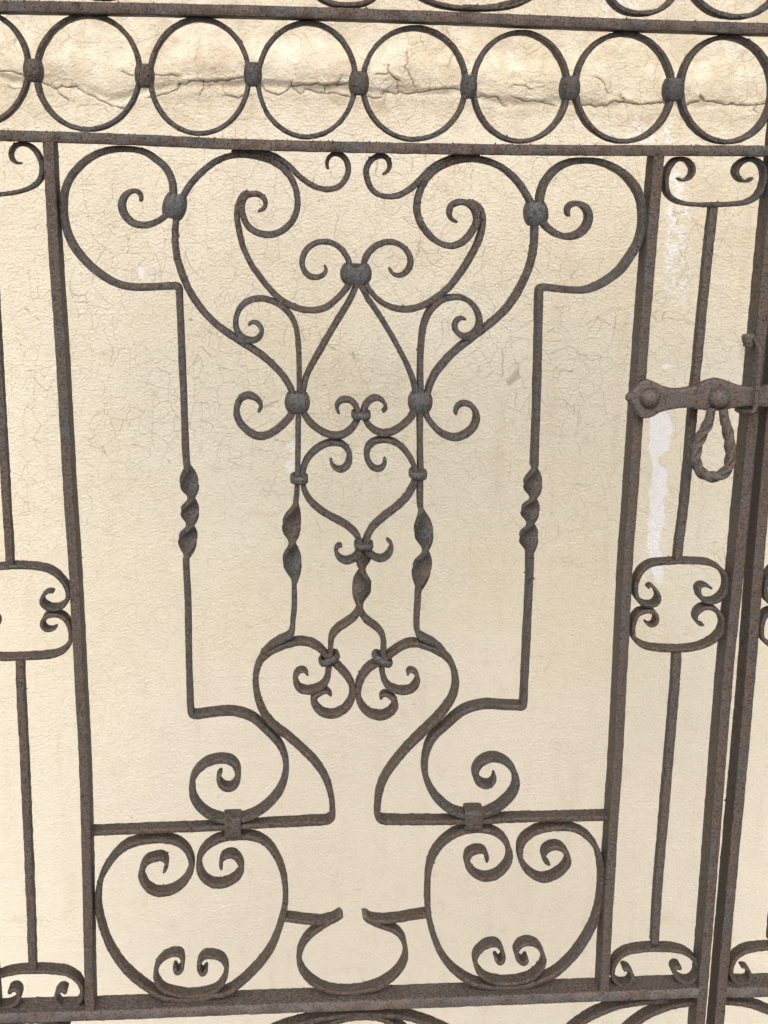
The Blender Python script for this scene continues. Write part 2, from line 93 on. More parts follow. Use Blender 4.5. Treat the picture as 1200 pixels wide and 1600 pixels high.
 (0.0053,0,0,None,[(-0.2695,0.4325),(-0.2745,0.4373),(-0.2807,0.4325),(-0.2831,0.4224),(-0.2776,0.4130),(-0.2690,0.4084),(-0.2588,0.4122),(-0.2516,0.4225),(-0.2498,0.4368),(-0.2556,0.4499),(-0.2683,0.4595),(-0.2856,0.4629),(-0.3053,0.4646),(-0.3314,0.4638),(-0.3514,0.4586),(-0.3644,0.4523),(-0.3722,0.4407),(-0.3714,0.4278),(-0.3633,0.4178),(-0.3500,0.4141),(-0.3371,0.4168),(-0.3292,0.4243),(-0.3275,0.4343),(-0.3331,0.4405),(-0.3408,0.4358)]),
 (0.0049,1,1,None,[(0.4482,1.4372),(0.4535,1.4345),(0.4592,1.4360),(0.4638,1.4416),(0.4640,1.4485),(0.4593,1.4550),(0.4518,1.4580),(0.4435,1.4565),(0.4375,1.4496),(0.4344,1.4412),(0.4342,1.4308),(0.4372,1.4204),(0.4452,1.4135),(0.4565,1.4097),(0.4713,1.4085),(0.4958,1.4086),(0.5178,1.4100),(0.5302,1.4123),(0.5404,1.4187),(0.5458,1.4293),(0.5466,1.4412),(0.5435,1.4516),(0.5364,1.4574),(0.5271,1.4587),(0.5176,1.4544),(0.5131,1.4464),(0.5159,1.4387),(0.5232,1.4346),(0.5298,1.4354),(0.5332,1.4386)]),
 (0.0053,1,1,None,[(0.4436,0.9575),(0.4473,0.9611),(0.4544,0.9545),(0.4582,0.9455),(0.4551,0.9378),(0.4461,0.9359),(0.4360,0.9401),(0.4299,0.9487),(0.4284,0.9609),(0.4312,0.9734),(0.4380,0.9830),(0.4483,0.9885),(0.4650,0.9901),(0.4870,0.9907),(0.5068,0.9899),(0.5204,0.9874),(0.5312,0.9808),(0.5387,0.9710),(0.5408,0.9596),(0.5377,0.9482),(0.5295,0.9405),(0.5185,0.9395),(0.5106,0.9441),(0.5068,0.9518),(0.5067,0.9588),(0.5121,0.9611),(0.5182,0.9590),(0.5228,0.9561)]),
 (0.0053,1,1,None,[(0.4444,0.9134),(0.4502,0.9092),(0.4556,0.9116),(0.4575,0.9194),(0.4543,0.9264),(0.4466,0.9291),(0.4356,0.9266),(0.4298,0.9181),(0.4283,0.9062),(0.4300,0.8955),(0.4374,0.8871),(0.4497,0.8817),(0.4645,0.8794),(0.4885,0.8784),(0.5085,0.8802),(0.5252,0.8866),(0.5362,0.8959),(0.5406,0.9075),(0.5379,0.9195),(0.5292,0.9291),(0.5190,0.9325),(0.5104,0.9297),(0.5054,0.9228),(0.5067,0.9150),(0.5123,0.9095),(0.5167,0.9099)]),
 (0.0054,0,0,None,[(0.4441,0.4384),(0.4501,0.4377),(0.4542,0.4338),(0.4568,0.4261),(0.4556,0.4175),(0.4482,0.4131),(0.4382,0.4168),(0.4312,0.4275),(0.4304,0.4403),(0.4353,0.4524),(0.4454,0.4610),(0.4593,0.4647),(0.4747,0.4660),(0.4943,0.4653),(0.5106,0.4638),(0.5277,0.4575),(0.5392,0.4462),(0.5437,0.4313),(0.5403,0.4195),(0.5312,0.4146),(0.5210,0.4188),(0.5144,0.4267),(0.5113,0.4344),(0.5140,0.4395),(0.5206,0.4369)]),
 (0.0067,0,0,None,[(-0.0493,0.3345),(-0.0161,0.3598),(0.0170,0.3726),(0.0501,0.3807),(0.0832,0.3855),(0.1039,0.3861),(0.1289,0.3841),(0.1582,0.3786),(0.1834,0.3704),(0.2089,0.3578),(0.2390,0.3363),(0.2610,0.3110)]),
 (0.0067,0,0,None,[(0.0252,0.3312),(0.0418,0.3573),(0.0625,0.3716),(0.0832,0.3788),(0.1048,0.3808),(0.1265,0.3780),(0.1458,0.3672),(0.1654,0.3510),(0.1802,0.3244)]),
 (0.0067,0,0,None,[(0.3553,0.3068),(0.3751,0.3420),(0.3988,0.3633),(0.4213,0.3753),(0.4457,0.3835),(0.4754,0.3880),(0.5054,0.3897)]),
 (0.0068,0,0,None,[(0.4374,0.3031),(0.4525,0.3397),(0.4736,0.3611),(0.4936,0.3724),(0.5147,0.3797),(0.5360,0.3832),(0.5507,0.3831)]),
 (0.0065,0,0,None,[(-0.4068,0.3315),(-0.3927,0.3638),(-0.3635,0.3859),(-0.3312,0.3938),(-0.2994,0.3925),(-0.2678,0.3818)]),
 (0.0051,0,0,None,[(0.0284,1.6596),(0.0337,1.6377),(0.0432,1.6214),(0.0568,1.6133),(0.0759,1.6109),(0.0950,1.6129),(0.1085,1.6209),(0.1165,1.6351),(0.1204,1.6555)]),
 (0.0051,0,0,None,[(0.1265,1.6557),(0.1370,1.6368),(0.1544,1.6212),(0.1787,1.6128),(0.2098,1.6102),(0.2340,1.6126),(0.2546,1.6183),(0.2751,1.6284),(0.2951,1.6468)]),
 (0.0051,0,0,None,[(0.1994,1.6113),(0.2306,1.6110),(0.2548,1.6141),(0.2753,1.6226),(0.2922,1.6352),(0.3016,1.6566)]),
 (0.0052,0,0,None,[(0.3393,1.6671),(0.3497,1.6417),(0.3627,1.6212),(0.3774,1.6115),(0.3987,1.6093),(0.4161,1.6136),(0.4281,1.6240),(0.4369,1.6404),(0.4409,1.6631)]),
 (0.0052,0,0,None,[(0.4374,1.6630),(0.4463,1.6374),(0.4594,1.6220),(0.4765,1.6119),(0.4982,1.6081),(0.5195,1.6108),(0.5344,1.6204),(0.5460,1.6344),(0.5509,1.6592)]),
 (0.0050,0,0,None,[(-0.2242,1.6474),(-0.2152,1.6289),(-0.1993,1.6160),(-0.1796,1.6127),(-0.1595,1.6163),(-0.1425,1.6305),(-0.1319,1.6496)]),
]
SCROLLS_FAR_LEAF = [
 (0.0049,1,1,None,[(0.6049,1.4391),(0.6104,1.4364),(0.6162,1.4379),(0.6207,1.4435),(0.6208,1.4505),(0.6158,1.4571),(0.6081,1.4601),(0.5997,1.4586),(0.5937,1.4516),(0.5908,1.4432),(0.5909,1.4327),(0.5943,1.4222),(0.6025,1.4152),(0.6141,1.4114),(0.6292,1.4102),(0.6541,1.4103),(0.6765,1.4118),(0.6890,1.4140),(0.6992,1.4205),(0.7044,1.4312),(0.7049,1.4432),(0.7015,1.4537),(0.6941,1.4595),(0.6846,1.4608),(0.6750,1.4565),(0.6707,1.4484),(0.6737,1.4407),(0.6813,1.4366),(0.6879,1.4373),(0.6913,1.4405)]),
 (0.0053,1,1,None,[(0.6038,0.9548),(0.6075,0.9584),(0.6149,0.9518),(0.6189,0.9427),(0.6160,0.9349),(0.6069,0.9330),(0.5965,0.9372),(0.5902,0.9459),(0.5883,0.9582),(0.5908,0.9708),(0.5975,0.9805),(0.6078,0.9860),(0.6248,0.9877),(0.6471,0.9882),(0.6672,0.9875),(0.6811,0.9849),(0.6922,0.9783),(0.7001,0.9684),(0.7025,0.9569),(0.6997,0.9454),(0.6916,0.9377),(0.6804,0.9366),(0.6722,0.9412),(0.6682,0.9491),(0.6679,0.9560),(0.6733,0.9584),(0.6796,0.9563),(0.6843,0.9534)]),
 (0.0054,1,1,None,[(0.6045,0.9111),(0.6105,0.9069),(0.6159,0.9093),(0.6176,0.9172),(0.6142,0.9242),(0.6063,0.9270),(0.5952,0.9245),(0.5896,0.9159),(0.5883,0.9039),(0.5903,0.8931),(0.5981,0.8846),(0.6107,0.8791),(0.6257,0.8769),(0.6502,0.8758),(0.6704,0.8776),(0.6873,0.8841),(0.6981,0.8935),(0.7024,0.9052),(0.6993,0.9173),(0.6902,0.9269),(0.6798,0.9304),(0.6711,0.9276),(0.6662,0.9206),(0.6677,0.9127),(0.6736,0.9072),(0.6780,0.9076)]),
 (0.0055,1,1,None,[(0.6020,0.4343),(0.6081,0.4336),(0.6123,0.4296),(0.6151,0.4219),(0.6141,0.4133),(0.6067,0.4088),(0.5964,0.4125),(0.5891,0.4233),(0.5880,0.4363),(0.5927,0.4485),(0.6027,0.4571),(0.6168,0.4608),(0.6324,0.4622),(0.6523,0.4614),(0.6689,0.4599),(0.6863,0.4535),(0.6983,0.4421),(0.7032,0.4271),(0.7000,0.4152),(0.6909,0.4103),(0.6804,0.4145),(0.6736,0.4225),(0.6703,0.4303),(0.6728,0.4354),(0.6796,0.4328)]),
 (0.0068,0,0,None,[(0.5748,0.3850),(0.5967,0.3822),(0.6188,0.3774),(0.6460,0.3656),(0.6830,0.3445),(0.7122,0.3157)]),
]
RINGS = [
 (0.0049,[(-0.2592,1.5409),(-0.2645,1.5188),(-0.2772,1.4998),(-0.2956,1.4869),(-0.3166,1.4821),(-0.3370,1.4862),(-0.3536,1.4986),(-0.3640,1.5171),(-0.3665,1.5390),(-0.3609,1.5608),(-0.3481,1.5794),(-0.3301,1.5919),(-0.3095,1.5966),(-0.2894,1.5928),(-0.2728,1.5809),(-0.2622,1.5627)]),
 (0.0050,[(-0.1431,1.5388),(-0.1480,1.5165),(-0.1604,1.4974),(-0.1786,1.4844),(-0.1997,1.4796),(-0.2203,1.4838),(-0.2373,1.4962),(-0.2481,1.5149),(-0.2511,1.5369),(-0.2459,1.5589),(-0.2334,1.5776),(-0.2155,1.5902),(-0.1949,1.5949),(-0.1745,1.5911),(-0.1576,1.5791),(-0.1465,1.5608)]),
 (0.0050,[(-0.0274,1.5370),(-0.0317,1.5145),(-0.0434,1.4951),(-0.0608,1.4820),(-0.0811,1.4772),(-0.1012,1.4814),(-0.1180,1.4940),(-0.1288,1.5128),(-0.1321,1.5351),(-0.1275,1.5573),(-0.1157,1.5762),(-0.0986,1.5890),(-0.0787,1.5937),(-0.0589,1.5898),(-0.0422,1.5777),(-0.0311,1.5592)]),
 (0.0050,[(0.0870,1.5354),(0.0832,1.5128),(0.0719,1.4934),(0.0547,1.4802),(0.0345,1.4754),(0.0144,1.4796),(-0.0026,1.4922),(-0.0138,1.5112),(-0.0176,1.5335),(-0.0134,1.5558),(-0.0020,1.5748),(0.0149,1.5876),(0.0347,1.5923),(0.0545,1.5884),(0.0714,1.5762),(0.0829,1.5576)]),
 (0.0051,[(0.2068,1.5335),(0.2032,1.5112),(0.1914,1.4921),(0.1733,1.4792),(0.1517,1.4744),(0.1300,1.4785),(0.1115,1.4909),(0.0991,1.5096),(0.0947,1.5315),(0.0987,1.5535),(0.1105,1.5722),(0.1284,1.5848),(0.1495,1.5895),(0.1709,1.5856),(0.1893,1.5737),(0.2019,1.5554)]),
 (0.0051,[(0.3187,1.5321),(0.3158,1.5102),(0.3053,1.4914),(0.2888,1.4787),(0.2689,1.4740),(0.2488,1.4781),(0.2314,1.4903),(0.2196,1.5087),(0.2150,1.5303),(0.2183,1.5519),(0.2288,1.5703),(0.2450,1.5826),(0.2645,1.5873),(0.2844,1.5834),(0.3016,1.5717),(0.3137,1.5537)]),
 (0.0051,[(0.4349,1.5334),(0.4322,1.5117),(0.4217,1.4930),(0.4048,1.4803),(0.3843,1.4757),(0.3633,1.4797),(0.3451,1.4918),(0.3325,1.5101),(0.3274,1.5316),(0.3304,1.5530),(0.3410,1.5713),(0.3576,1.5836),(0.3777,1.5882),(0.3983,1.5844),(0.4165,1.5727),(0.4293,1.5548)]),
 (0.0052,[(0.5485,1.5333),(0.5464,1.5120),(0.5366,1.4936),(0.5205,1.4812),(0.5008,1.4766),(0.4804,1.4806),(0.4625,1.4925),(0.4499,1.5104),(0.4445,1.5316),(0.4469,1.5526),(0.4568,1.5706),(0.4727,1.5827),(0.4920,1.5872),(0.5121,1.5834),(0.5299,1.5720),(0.5427,1.5544)]),
]
# x, z, width, height, tilt, style
COLLARS = [
 (-0.2543,1.5388,0.0209,0.0230,0,'bead'),
 (-0.1381,1.5357,0.0211,0.0238,0,'bead'),
 (-0.0232,1.5391,0.0198,0.0240,0,'bead'),
 (0.0906,1.5319,0.0221,0.0241,0,'bead'),
 (0.2102,1.5304,0.0180,0.0243,0,'bead'),
 (0.3214,1.5309,0.0223,0.0244,0,'bead'),
 (0.4369,1.5312,0.0232,0.0239,0,'bead'),
 (-0.1099,1.4003,0.0265,0.0265,14,'bead'),
 (0.2896,1.3969,0.0278,0.0250,-8,'bead'),
 (0.0891,1.3289,0.0357,0.0228,0,'bead'),
 (0.0232,1.1838,0.0291,0.0226,0,'bead'),
 (0.1642,1.1841,0.0286,0.0228,0,'bead'),
 (0.0961,1.1693,0.0227,0.0125,0,'band'),
 (0.0251,1.0944,0.0214,0.0133,0,'band'),
 (0.1632,1.0994,0.0216,0.0134,4,'band'),
 (0.1007,1.0141,0.0233,0.0105,0,'band'),
 (0.0605,0.8728,0.0269,0.0115,-24,'band'),
 (0.1244,0.8709,0.0277,0.0115,30,'band'),
 (-0.0576,0.6579,0.0213,0.0394,0,'strap'),
 (0.2410,0.6593,0.0232,0.0384,0,'strap'),
]
# kind, thickness, depth, middle of the depth, (x, z) points
BARS = [
 ('rail',0.0114,0.0310,0.0155,[(-0.3526,1.6008),(-0.2817,1.6008),(-0.0189,1.6013),(0.1697,1.5996),(0.3626,1.5965),(0.5491,1.5948)]),
 ('rail',0.0114,0.0310,0.0155,[(-0.3615,1.4738),(-0.2891,1.4720),(-0.1558,1.4697),(-0.0476,1.4666),(0.0826,1.4651),(0.2217,1.4648),(0.2851,1.4649),(0.4272,1.4663),(0.5533,1.4676)]),
 ('rail',0.0148,0.0330,0.0165,[(-0.3662,0.4073),(-0.3536,0.4073),(-0.1940,0.4063),(-0.0808,0.4072),(0.0335,0.4073),(0.1989,0.4072),(0.2994,0.4074),(0.4688,0.4078),(0.5511,0.4079)]),
 ('stile',0.0115,0.0315,0.0160,[(-0.2397,1.4720),(-0.2397,1.4641),(-0.2391,1.3460),(-0.2371,1.2480),(-0.2354,1.0570),(-0.2342,1.0112),(-0.2333,0.8532),(-0.2329,0.7378),(-0.2395,0.4210),(-0.2396,0.4071)]),
 ('stile',0.0119,0.0315,0.0160,[(0.4210,1.4679),(0.4208,1.4617),(0.4179,1.3370),(0.4163,1.2499),(0.4147,1.0524),(0.4139,1.0129),(0.4166,0.7223),(0.4161,0.6874),(0.4161,0.6075),(0.4166,0.4794),(0.4175,0.4087)]),
 ('stile',0.0128,0.0325,0.0158,[(0.5571,1.6652),(0.5555,1.4753),(0.5534,1.3523),(0.5491,1.0037),(0.5467,0.8394),(0.5478,0.5399),(0.5477,0.3506),(0.5469,0.2720)]),
 ('stile',0.0122,0.0325,0.0158,[(-0.3631,1.6435),(-0.3581,1.4624),(-0.3594,1.3451),(-0.3618,1.0124),(-0.3609,0.8556),(-0.3595,0.5697),(-0.3585,0.3890),(-0.3588,0.3140)]),
 ('picket',0.0090,0.0130,0.0180,[(-0.3076,1.4106),(-0.3077,1.2333),(-0.3081,1.0646),(-0.3079,1.0113),(-0.3086,0.9913)]),
 ('picket',0.0097,0.0130,0.0180,[(-0.3029,0.8810),(-0.3039,0.8537),(-0.3049,0.7386),(-0.3081,0.5312),(-0.3100,0.4637)]),
 ('picket',0.0093,0.0130,0.0180,[(0.4906,1.4084),(0.4882,1.3517),(0.4846,1.2179),(0.4810,1.0537),(0.4785,1.0118),(0.4784,0.9909)]),
 ('picket',0.0101,0.0130,0.0180,[(0.4849,0.8798),(0.4859,0.8480),(0.4848,0.7224),(0.4828,0.5407),(0.4837,0.4739)]),
]
# kind, thickness, depth, middle of the depth, (x, z) points
BARS_FAR_LEAF = [
 ('stile',0.0129,0.0325,0.0158,[(0.5787,1.5872),(0.5753,1.4756),(0.5747,1.3525),(0.5728,1.0035),(0.5746,0.8389),(0.5736,0.5390),(0.5734,0.3495),(0.5733,0.2708)]),
 ('rail',0.0152,0.0330,0.0165,[(0.5752,0.4069),(0.6237,0.4055),(0.8158,0.4062)]),
 ('rail',0.0118,0.0310,0.0155,[(0.5669,1.5942),(0.7468,1.5925)]),
 ('rail',0.0117,0.0310,0.0155,[(0.5715,1.4678),(0.7625,1.4677)]),
 ('picket',0.0094,0.0130,0.0180,[(0.6432,1.4115),(0.6399,1.2180),(0.6381,1.0103),(0.6378,0.9877)]),
 ('picket',0.0102,0.0130,0.0180,[(0.6475,0.8764),(0.6494,0.7158),(0.6395,0.4983),(0.6403,0.4701)]),
 ('stile',0.0122,0.0315,0.0160,[(0.7111,1.4657),(0.7088,1.2507),(0.7218,0.8362),(0.7306,0.5338),(0.7394,0.3960)]),
]
LATCH = [(0.3977,1.1951),(0.4015,1.1995),(0.4075,1.2050),(0.4122,1.2120),(0.4210,1.2142),(0.4293,1.2115),(0.4393,1.2065),(0.4543,1.2039),(0.4677,1.2050),(0.4815,1.2094),(0.4916,1.2142),(0.5027,1.2157),(0.5141,1.2129),(0.5280,1.2080),(0.5432,1.2061),(0.5732,1.2069),(0.5752,1.1846),(0.5451,1.1839),(0.5271,1.1824),(0.5178,1.1805),(0.5018,1.1787),(0.4860,1.1797),(0.4671,1.1821),(0.4507,1.1802),(0.4368,1.1762),(0.4267,1.1706),(0.4186,1.1699),(0.4117,1.1729),(0.4083,1.1795),(0.4034,1.1869),(0.3980,1.1899)]
RIVETS = [(0.4237,1.1943,0.0121),(0.5052,1.1936,0.0132)]
PULL = [(0.4945,1.1830),(0.4935,1.1770),(0.4923,1.1681),(0.4868,1.1554),(0.4824,1.1449),(0.4798,1.1329),(0.4803,1.1216),(0.4852,1.1109),(0.4937,1.1044),(0.5033,1.1025),(0.5126,1.1055),(0.5192,1.1131),(0.5210,1.1237),(0.5197,1.1365),(0.5177,1.1478),(0.5139,1.1606),(0.5099,1.1725),(0.5093,1.1763),(0.5081,1.1822)]
KEEPER = [(0.5433,1.2647),(0.5434,1.2632),(0.5436,1.2603),(0.5439,1.2531),(0.5448,1.2335),(0.5448,1.2153),(0.5445,1.1969),(0.5439,1.1829),(0.5402,1.1777),(0.5336,1.1770)]
LUGS = [(0.5333,1.2645,0.5449,1.2507),(0.5312,1.1804,0.5485,1.1729)]
CRACKS = [
 (0.00137531,[(-0.3821,1.5598),(-0.3654,1.5592),(-0.3486,1.5596),(-0.3362,1.5557),(-0.3239,1.5502),(-0.3072,1.5456),(-0.2950,1.5376),(-0.2820,1.5427),(-0.2668,1.5414),(-0.2485,1.5326),(-0.2319,1.5230),(-0.2151,1.5175),(-0.2023,1.5168),(-0.1936,1.5211)]),
 (0.0012983,[(-0.1701,1.5306),(-0.1504,1.5326),(-0.1304,1.5412),(-0.1268,1.5479),(-0.1113,1.5515),(-0.0942,1.5509),(-0.0726,1.5538),(-0.0511,1.5550),(-0.0390,1.5585)]),
 (0.00103508,[(-0.1625,1.5580),(-0.1436,1.5599),(-0.1300,1.5594)]),
 (0.00104283,[(-0.0669,1.5357),(-0.0583,1.5333),(-0.0497,1.5318),(-0.0375,1.5353)]),
 (0.00139272,[(-0.0234,1.5596),(-0.0200,1.5514),(-0.0132,1.5415),(0.0024,1.5368),(0.0145,1.5395),(0.0233,1.5480),(0.0398,1.5499),(0.0528,1.5502),(0.0676,1.5496),(0.0833,1.5498),(0.1008,1.5526)]),
 (0.00113402,[(0.0233,1.5538),(0.0250,1.5455),(0.0354,1.5390),(0.0441,1.5442),(0.0615,1.5386),(0.0790,1.5398),(0.0921,1.5366),(0.1070,1.5335)]),
 (0.00130833,[(0.0676,1.5496),(0.0668,1.5404)]),
 (0.00122001,[(0.0833,1.5507),(0.0876,1.5582),(0.0920,1.5650)]),
 (0.0014031,[(0.1245,1.5347),(0.1386,1.5357),(0.1465,1.5367),(0.1473,1.5426),(0.1596,1.5420),(0.1842,1.5415),(0.2062,1.5436),(0.2282,1.5490),(0.2476,1.5493),(0.2548,1.5461)]),
 (0.00139847,[(0.1538,1.5760),(0.1566,1.5669),(0.1602,1.5620),(0.1673,1.5571),(0.1682,1.5521),(0.1675,1.5429)]),
 (0.000699418,[(0.1602,1.5620),(0.1717,1.5555)]),
 (0.000611233,[(0.1806,1.5964),(0.1809,1.5832),(0.1766,1.5756),(0.1820,1.5699),(0.1856,1.5616),(0.1902,1.5517)]),
 (0.000785354,[(0.1382,1.5666),(0.1487,1.5660),(0.1548,1.5677)]),
 (0.00123534,[(0.2746,1.5380),(0.3039,1.5385),(0.3086,1.5318),(0.3177,1.5252)]),
 (0.00106133,[(0.3244,1.5397),(0.3442,1.5341),(0.3711,1.5328),(0.3875,1.5280)]),
 (0.000793507,[(0.3256,1.5540),(0.3417,1.5526),(0.3526,1.5477)]),
 (0.00150998,[(0.4206,1.5311),(0.4432,1.5298),(0.4568,1.5291),(0.4655,1.5344),(0.4755,1.5345),(0.4834,1.5372),(0.4767,1.5448)]),
 (0.00133531,[(0.4790,1.5355),(0.5018,1.5324),(0.5244,1.5336),(0.5425,1.5348)]),
 (0.000796443,[(0.4412,1.5678),(0.4505,1.5612),(0.4585,1.5470)]),
 (0.00133856,[(0.5701,1.5310),(0.5834,1.5363),(0.5923,1.5399),(0.5890,1.5466)]),
 (0.00152048,[(0.5874,1.5432),(0.5951,1.5382),(0.6108,1.5368),(0.6247,1.5344),(0.6522,1.5340),(0.6705,1.5343),(0.6887,1.5372)]),
 (0.00107636,[(0.6724,1.5335),(0.6675,1.5265),(0.6734,1.5223)]),
 (0.000774095,[(-0.2987,1.5465),(-0.2892,1.5344),(-0.2761,1.5239)]),
 (0.000688328,[(-0.2048,1.5646),(-0.1965,1.5598),(-0.1897,1.5583)]),
 (0.000779562,[(-0.0941,1.5542),(-0.0961,1.5418),(-0.1014,1.5359)]),
 (0.000685861,[(-0.3563,1.5415),(-0.3499,1.5358),(-0.3430,1.5392)]),
]
HAIRLINES = [
 (0.00200714,[(0.6369,1.3905),(0.6390,1.3869)]),
 (0.00164327,[(0.6400,1.3860),(0.6421,1.3834)]),
 (0.00109614,[(0.6446,1.3879),(0.6515,1.3835),(0.6572,1.3817),(0.6626,1.3845)]),
 (0.000831382,[(0.4453,1.2269),(0.4635,1.2380),(0.4834,1.2510),(0.4976,1.2501)]),
 (0.000828372,[(0.3985,1.2478),(0.4131,1.2534),(0.4226,1.2497)]),
 (0.000830115,[(0.4131,1.2534),(0.4083,1.2378),(0.4070,1.2258),(0.4166,1.2194)]),
 (0.000743566,[(0.4030,1.1888),(0.4215,1.1953),(0.4410,1.1833),(0.4656,1.1815),(0.4887,1.1759)]),
 (0.000740767,[(0.4635,1.2380),(0.4830,1.2261),(0.5025,1.2151)]),
 (0.000937675,[(0.4053,1.1184),(0.4178,1.1165),(0.4277,1.1080),(0.4369,1.0947)]),
 (0.000647556,[(0.4844,1.2500),(0.4901,1.2335),(0.4898,1.2224)]),
 (0.000654832,[(0.6407,1.2081),(0.6510,1.1988),(0.6630,1.1923)]),
 (0.000641488,[(0.3359,1.2784),(0.3644,1.2604),(0.3828,1.2651)]),
 (0.000684887,[(-0.1910,1.5974),(-0.1653,1.6044),(-0.1523,1.6144)]),
 (0.000637611,[(0.0346,1.2225),(0.0437,1.2043)]),
 (0.000544444,[(0.5010,1.3961),(0.5154,1.3874),(0.5245,1.3893)]),
 (0.000697826,[(-0.3554,1.4361),(-0.3353,1.4126),(-0.3228,1.4043)]),
 (0.000617656,[(-0.2722,1.3792),(-0.2338,1.3623),(-0.2036,1.3540)]),
 (0.000608939,[(0.2262,1.6302),(0.2398,1.6140),(0.2487,1.6093)]),
]
PEELS = [
 (0.38,[(0.5447,1.4476),(0.5682,1.4531),(0.5877,1.3882),(0.5941,1.3255),(0.5911,1.2616),(0.5709,1.2523),(0.5553,1.2889),(0.5530,1.3789)]),
 (0.32,[(0.4852,1.5074),(0.5530,1.5153),(0.5573,1.4791),(0.4962,1.4748)]),
 (0.28,[(0.4306,1.6836),(0.5057,1.6853),(0.4992,1.6474),(0.4460,1.6429)]),
 (0.15,[(0.5688,1.6122),(0.6451,1.6203),(0.6652,1.5972),(0.5933,1.5874)]),
 (1,[(-0.1956,1.3034),(-0.1876,1.3052),(-0.1816,1.3000),(-0.1845,1.2938),(-0.1872,1.2893),(-0.1906,1.2946)]),
 (1,[(0.5498,1.0974),(0.5717,1.1002),(0.5790,1.0926),(0.5827,1.0810),(0.5853,1.0714),(0.5809,1.0637),(0.5835,1.0540),(0.5805,1.0414),(0.5711,1.0366),(0.5649,1.0288),(0.5674,1.0200),(0.5804,1.0141),(0.5823,1.0004),(0.5792,0.9886),(0.5839,0.9777),(0.5767,0.9679),(0.5821,0.9460),(0.5796,0.9240),(0.5769,0.9060),(0.5756,0.8960),(0.5793,0.8838),(0.5835,0.8655),(0.5872,0.8400),(0.5797,0.8330),(0.5713,0.8402),(0.5663,0.8556),(0.5627,0.8658),(0.5605,0.8840),(0.5558,0.8961),(0.5575,0.9162),(0.5544,0.9342),(0.5582,0.9511),(0.5550,0.9710),(0.5574,0.9936),(0.5589,1.0152),(0.5539,1.0327),(0.5493,1.0444),(0.5506,1.0541),(0.5505,1.0715)]),
 (0.9,[(0.5613,1.1695),(0.5688,1.1723),(0.5776,1.1695),(0.5759,1.1658),(0.5692,1.1657),(0.5655,1.1648)]),
 (0.8,[(0.0148,1.0537),(0.0250,1.0556),(0.0268,1.0461),(0.0203,1.0414),(0.0147,1.0461)]),
 (0.8,[(0.0118,1.0252),(0.0230,1.0271),(0.0267,1.0175),(0.0211,1.0108),(0.0127,1.0166)]),
 (0.6,[(-0.0028,1.0557),(0.0009,1.0566),(0.0008,1.0509),(-0.0029,1.0519)]),
 (0.5,[(0.3391,1.4588),(0.3472,1.4598),(0.3493,1.4520),(0.3431,1.4493)]),
 (0.45,[(0.5350,1.3268),(0.5414,1.3286),(0.5444,1.3115),(0.5393,1.3042)]),
 (0.5,[(0.5766,1.3072),(0.5904,1.3109),(0.6007,1.2983),(0.5894,1.2854),(0.5795,1.2927)]),
 (0.45,[(0.5524,1.3878),(0.5614,1.3923),(0.5706,1.3657),(0.5650,1.3387),(0.5568,1.3504)]),
]
STAINS = [
 (1.5,[(-0.4067,1.6963),(0.7264,1.7231),(0.7475,1.5001),(-0.4199,1.4911)]),
 (0.5,[(-0.0865,1.5003),(0.7471,1.5044),(0.7692,1.2718),(0.2434,1.2958),(-0.0903,1.3024)]),
 (0.45,[(-0.4197,1.4952),(-0.0867,1.4919),(-0.1170,1.3022),(-0.4311,1.3173)]),
 (1,[(0.3233,1.6157),(0.4124,1.6050),(0.5015,1.6109),(0.5917,1.6084),(0.6827,1.6060),(0.6856,1.5721),(0.5940,1.5773),(0.5036,1.5774),(0.4137,1.5799),(0.3244,1.5866)]),
 (0.8,[(0.3472,1.4598),(0.5202,1.4577),(0.5137,1.4139),(0.4220,1.4128),(0.3578,1.4208)]),
 (0.7,[(0.0437,1.1769),(0.1908,1.1772),(0.1928,1.0646),(0.0621,1.0650)]),
 (0.6,[(-0.2435,1.4476),(-0.1484,1.4489),(-0.1590,1.3804),(-0.2462,1.3795)]),
 (0.8,[(0.5471,1.4668),(0.6950,1.4644),(0.7087,1.3082),(0.6424,1.3077),(0.6081,1.3884),(0.5506,1.4143)]),
 (0.5,[(0.1132,1.6279),(0.2352,1.6222),(0.2543,1.5645),(0.1488,1.5626)]),
]
RIDGE = [(-0.4156,1.5592),(-0.3656,1.5560),(-0.3153,1.5528),(-0.2650,1.5455),(-0.2145,1.5315),(-0.1844,1.5403),(-0.1544,1.5425),(-0.1113,1.5515),(-0.0425,1.5543),(0.0094,1.5502),(0.1008,1.5502),(0.1490,1.5460),(0.2062,1.5453),(0.2503,1.5477),(0.3174,1.5353),(0.3710,1.5345),(0.4521,1.5325),(0.5244,1.5345),(0.5971,1.5365),(0.6887,1.5372),(0.7439,1.5381)]

# ------------------------------------------------------------------ materials
def nodes_of(name):
    m = bpy.data.materials.new(name)
    m.use_nodes = True
    nt = m.node_tree
    nt.nodes.clear()
    out = nt.nodes.new('ShaderNodeOutputMaterial')
    bs = nt.nodes.new('ShaderNodeBsdfPrincipled')
    nt.links.new(bs.outputs[0], out.inputs[0])
    return m, nt, bs

def nd(nt, typ, **kw):
    n = nt.nodes.new(typ)
    for k, v in kw.items():
        if k in n.inputs:
            n.inputs[k].default_value = v
        else:
            setattr(n, k, v)
    return n

def noise(nt, co, scale, detail=3.0, rough=0.55, dist=0.0):
    n = nd(nt, 'ShaderNodeTexNoise', Scale=scale, Detail=detail, Roughness=rough, Distortion=dist)
    nt.links.new(co, n.inputs['Vector'])
    return n.outputs['Fac']

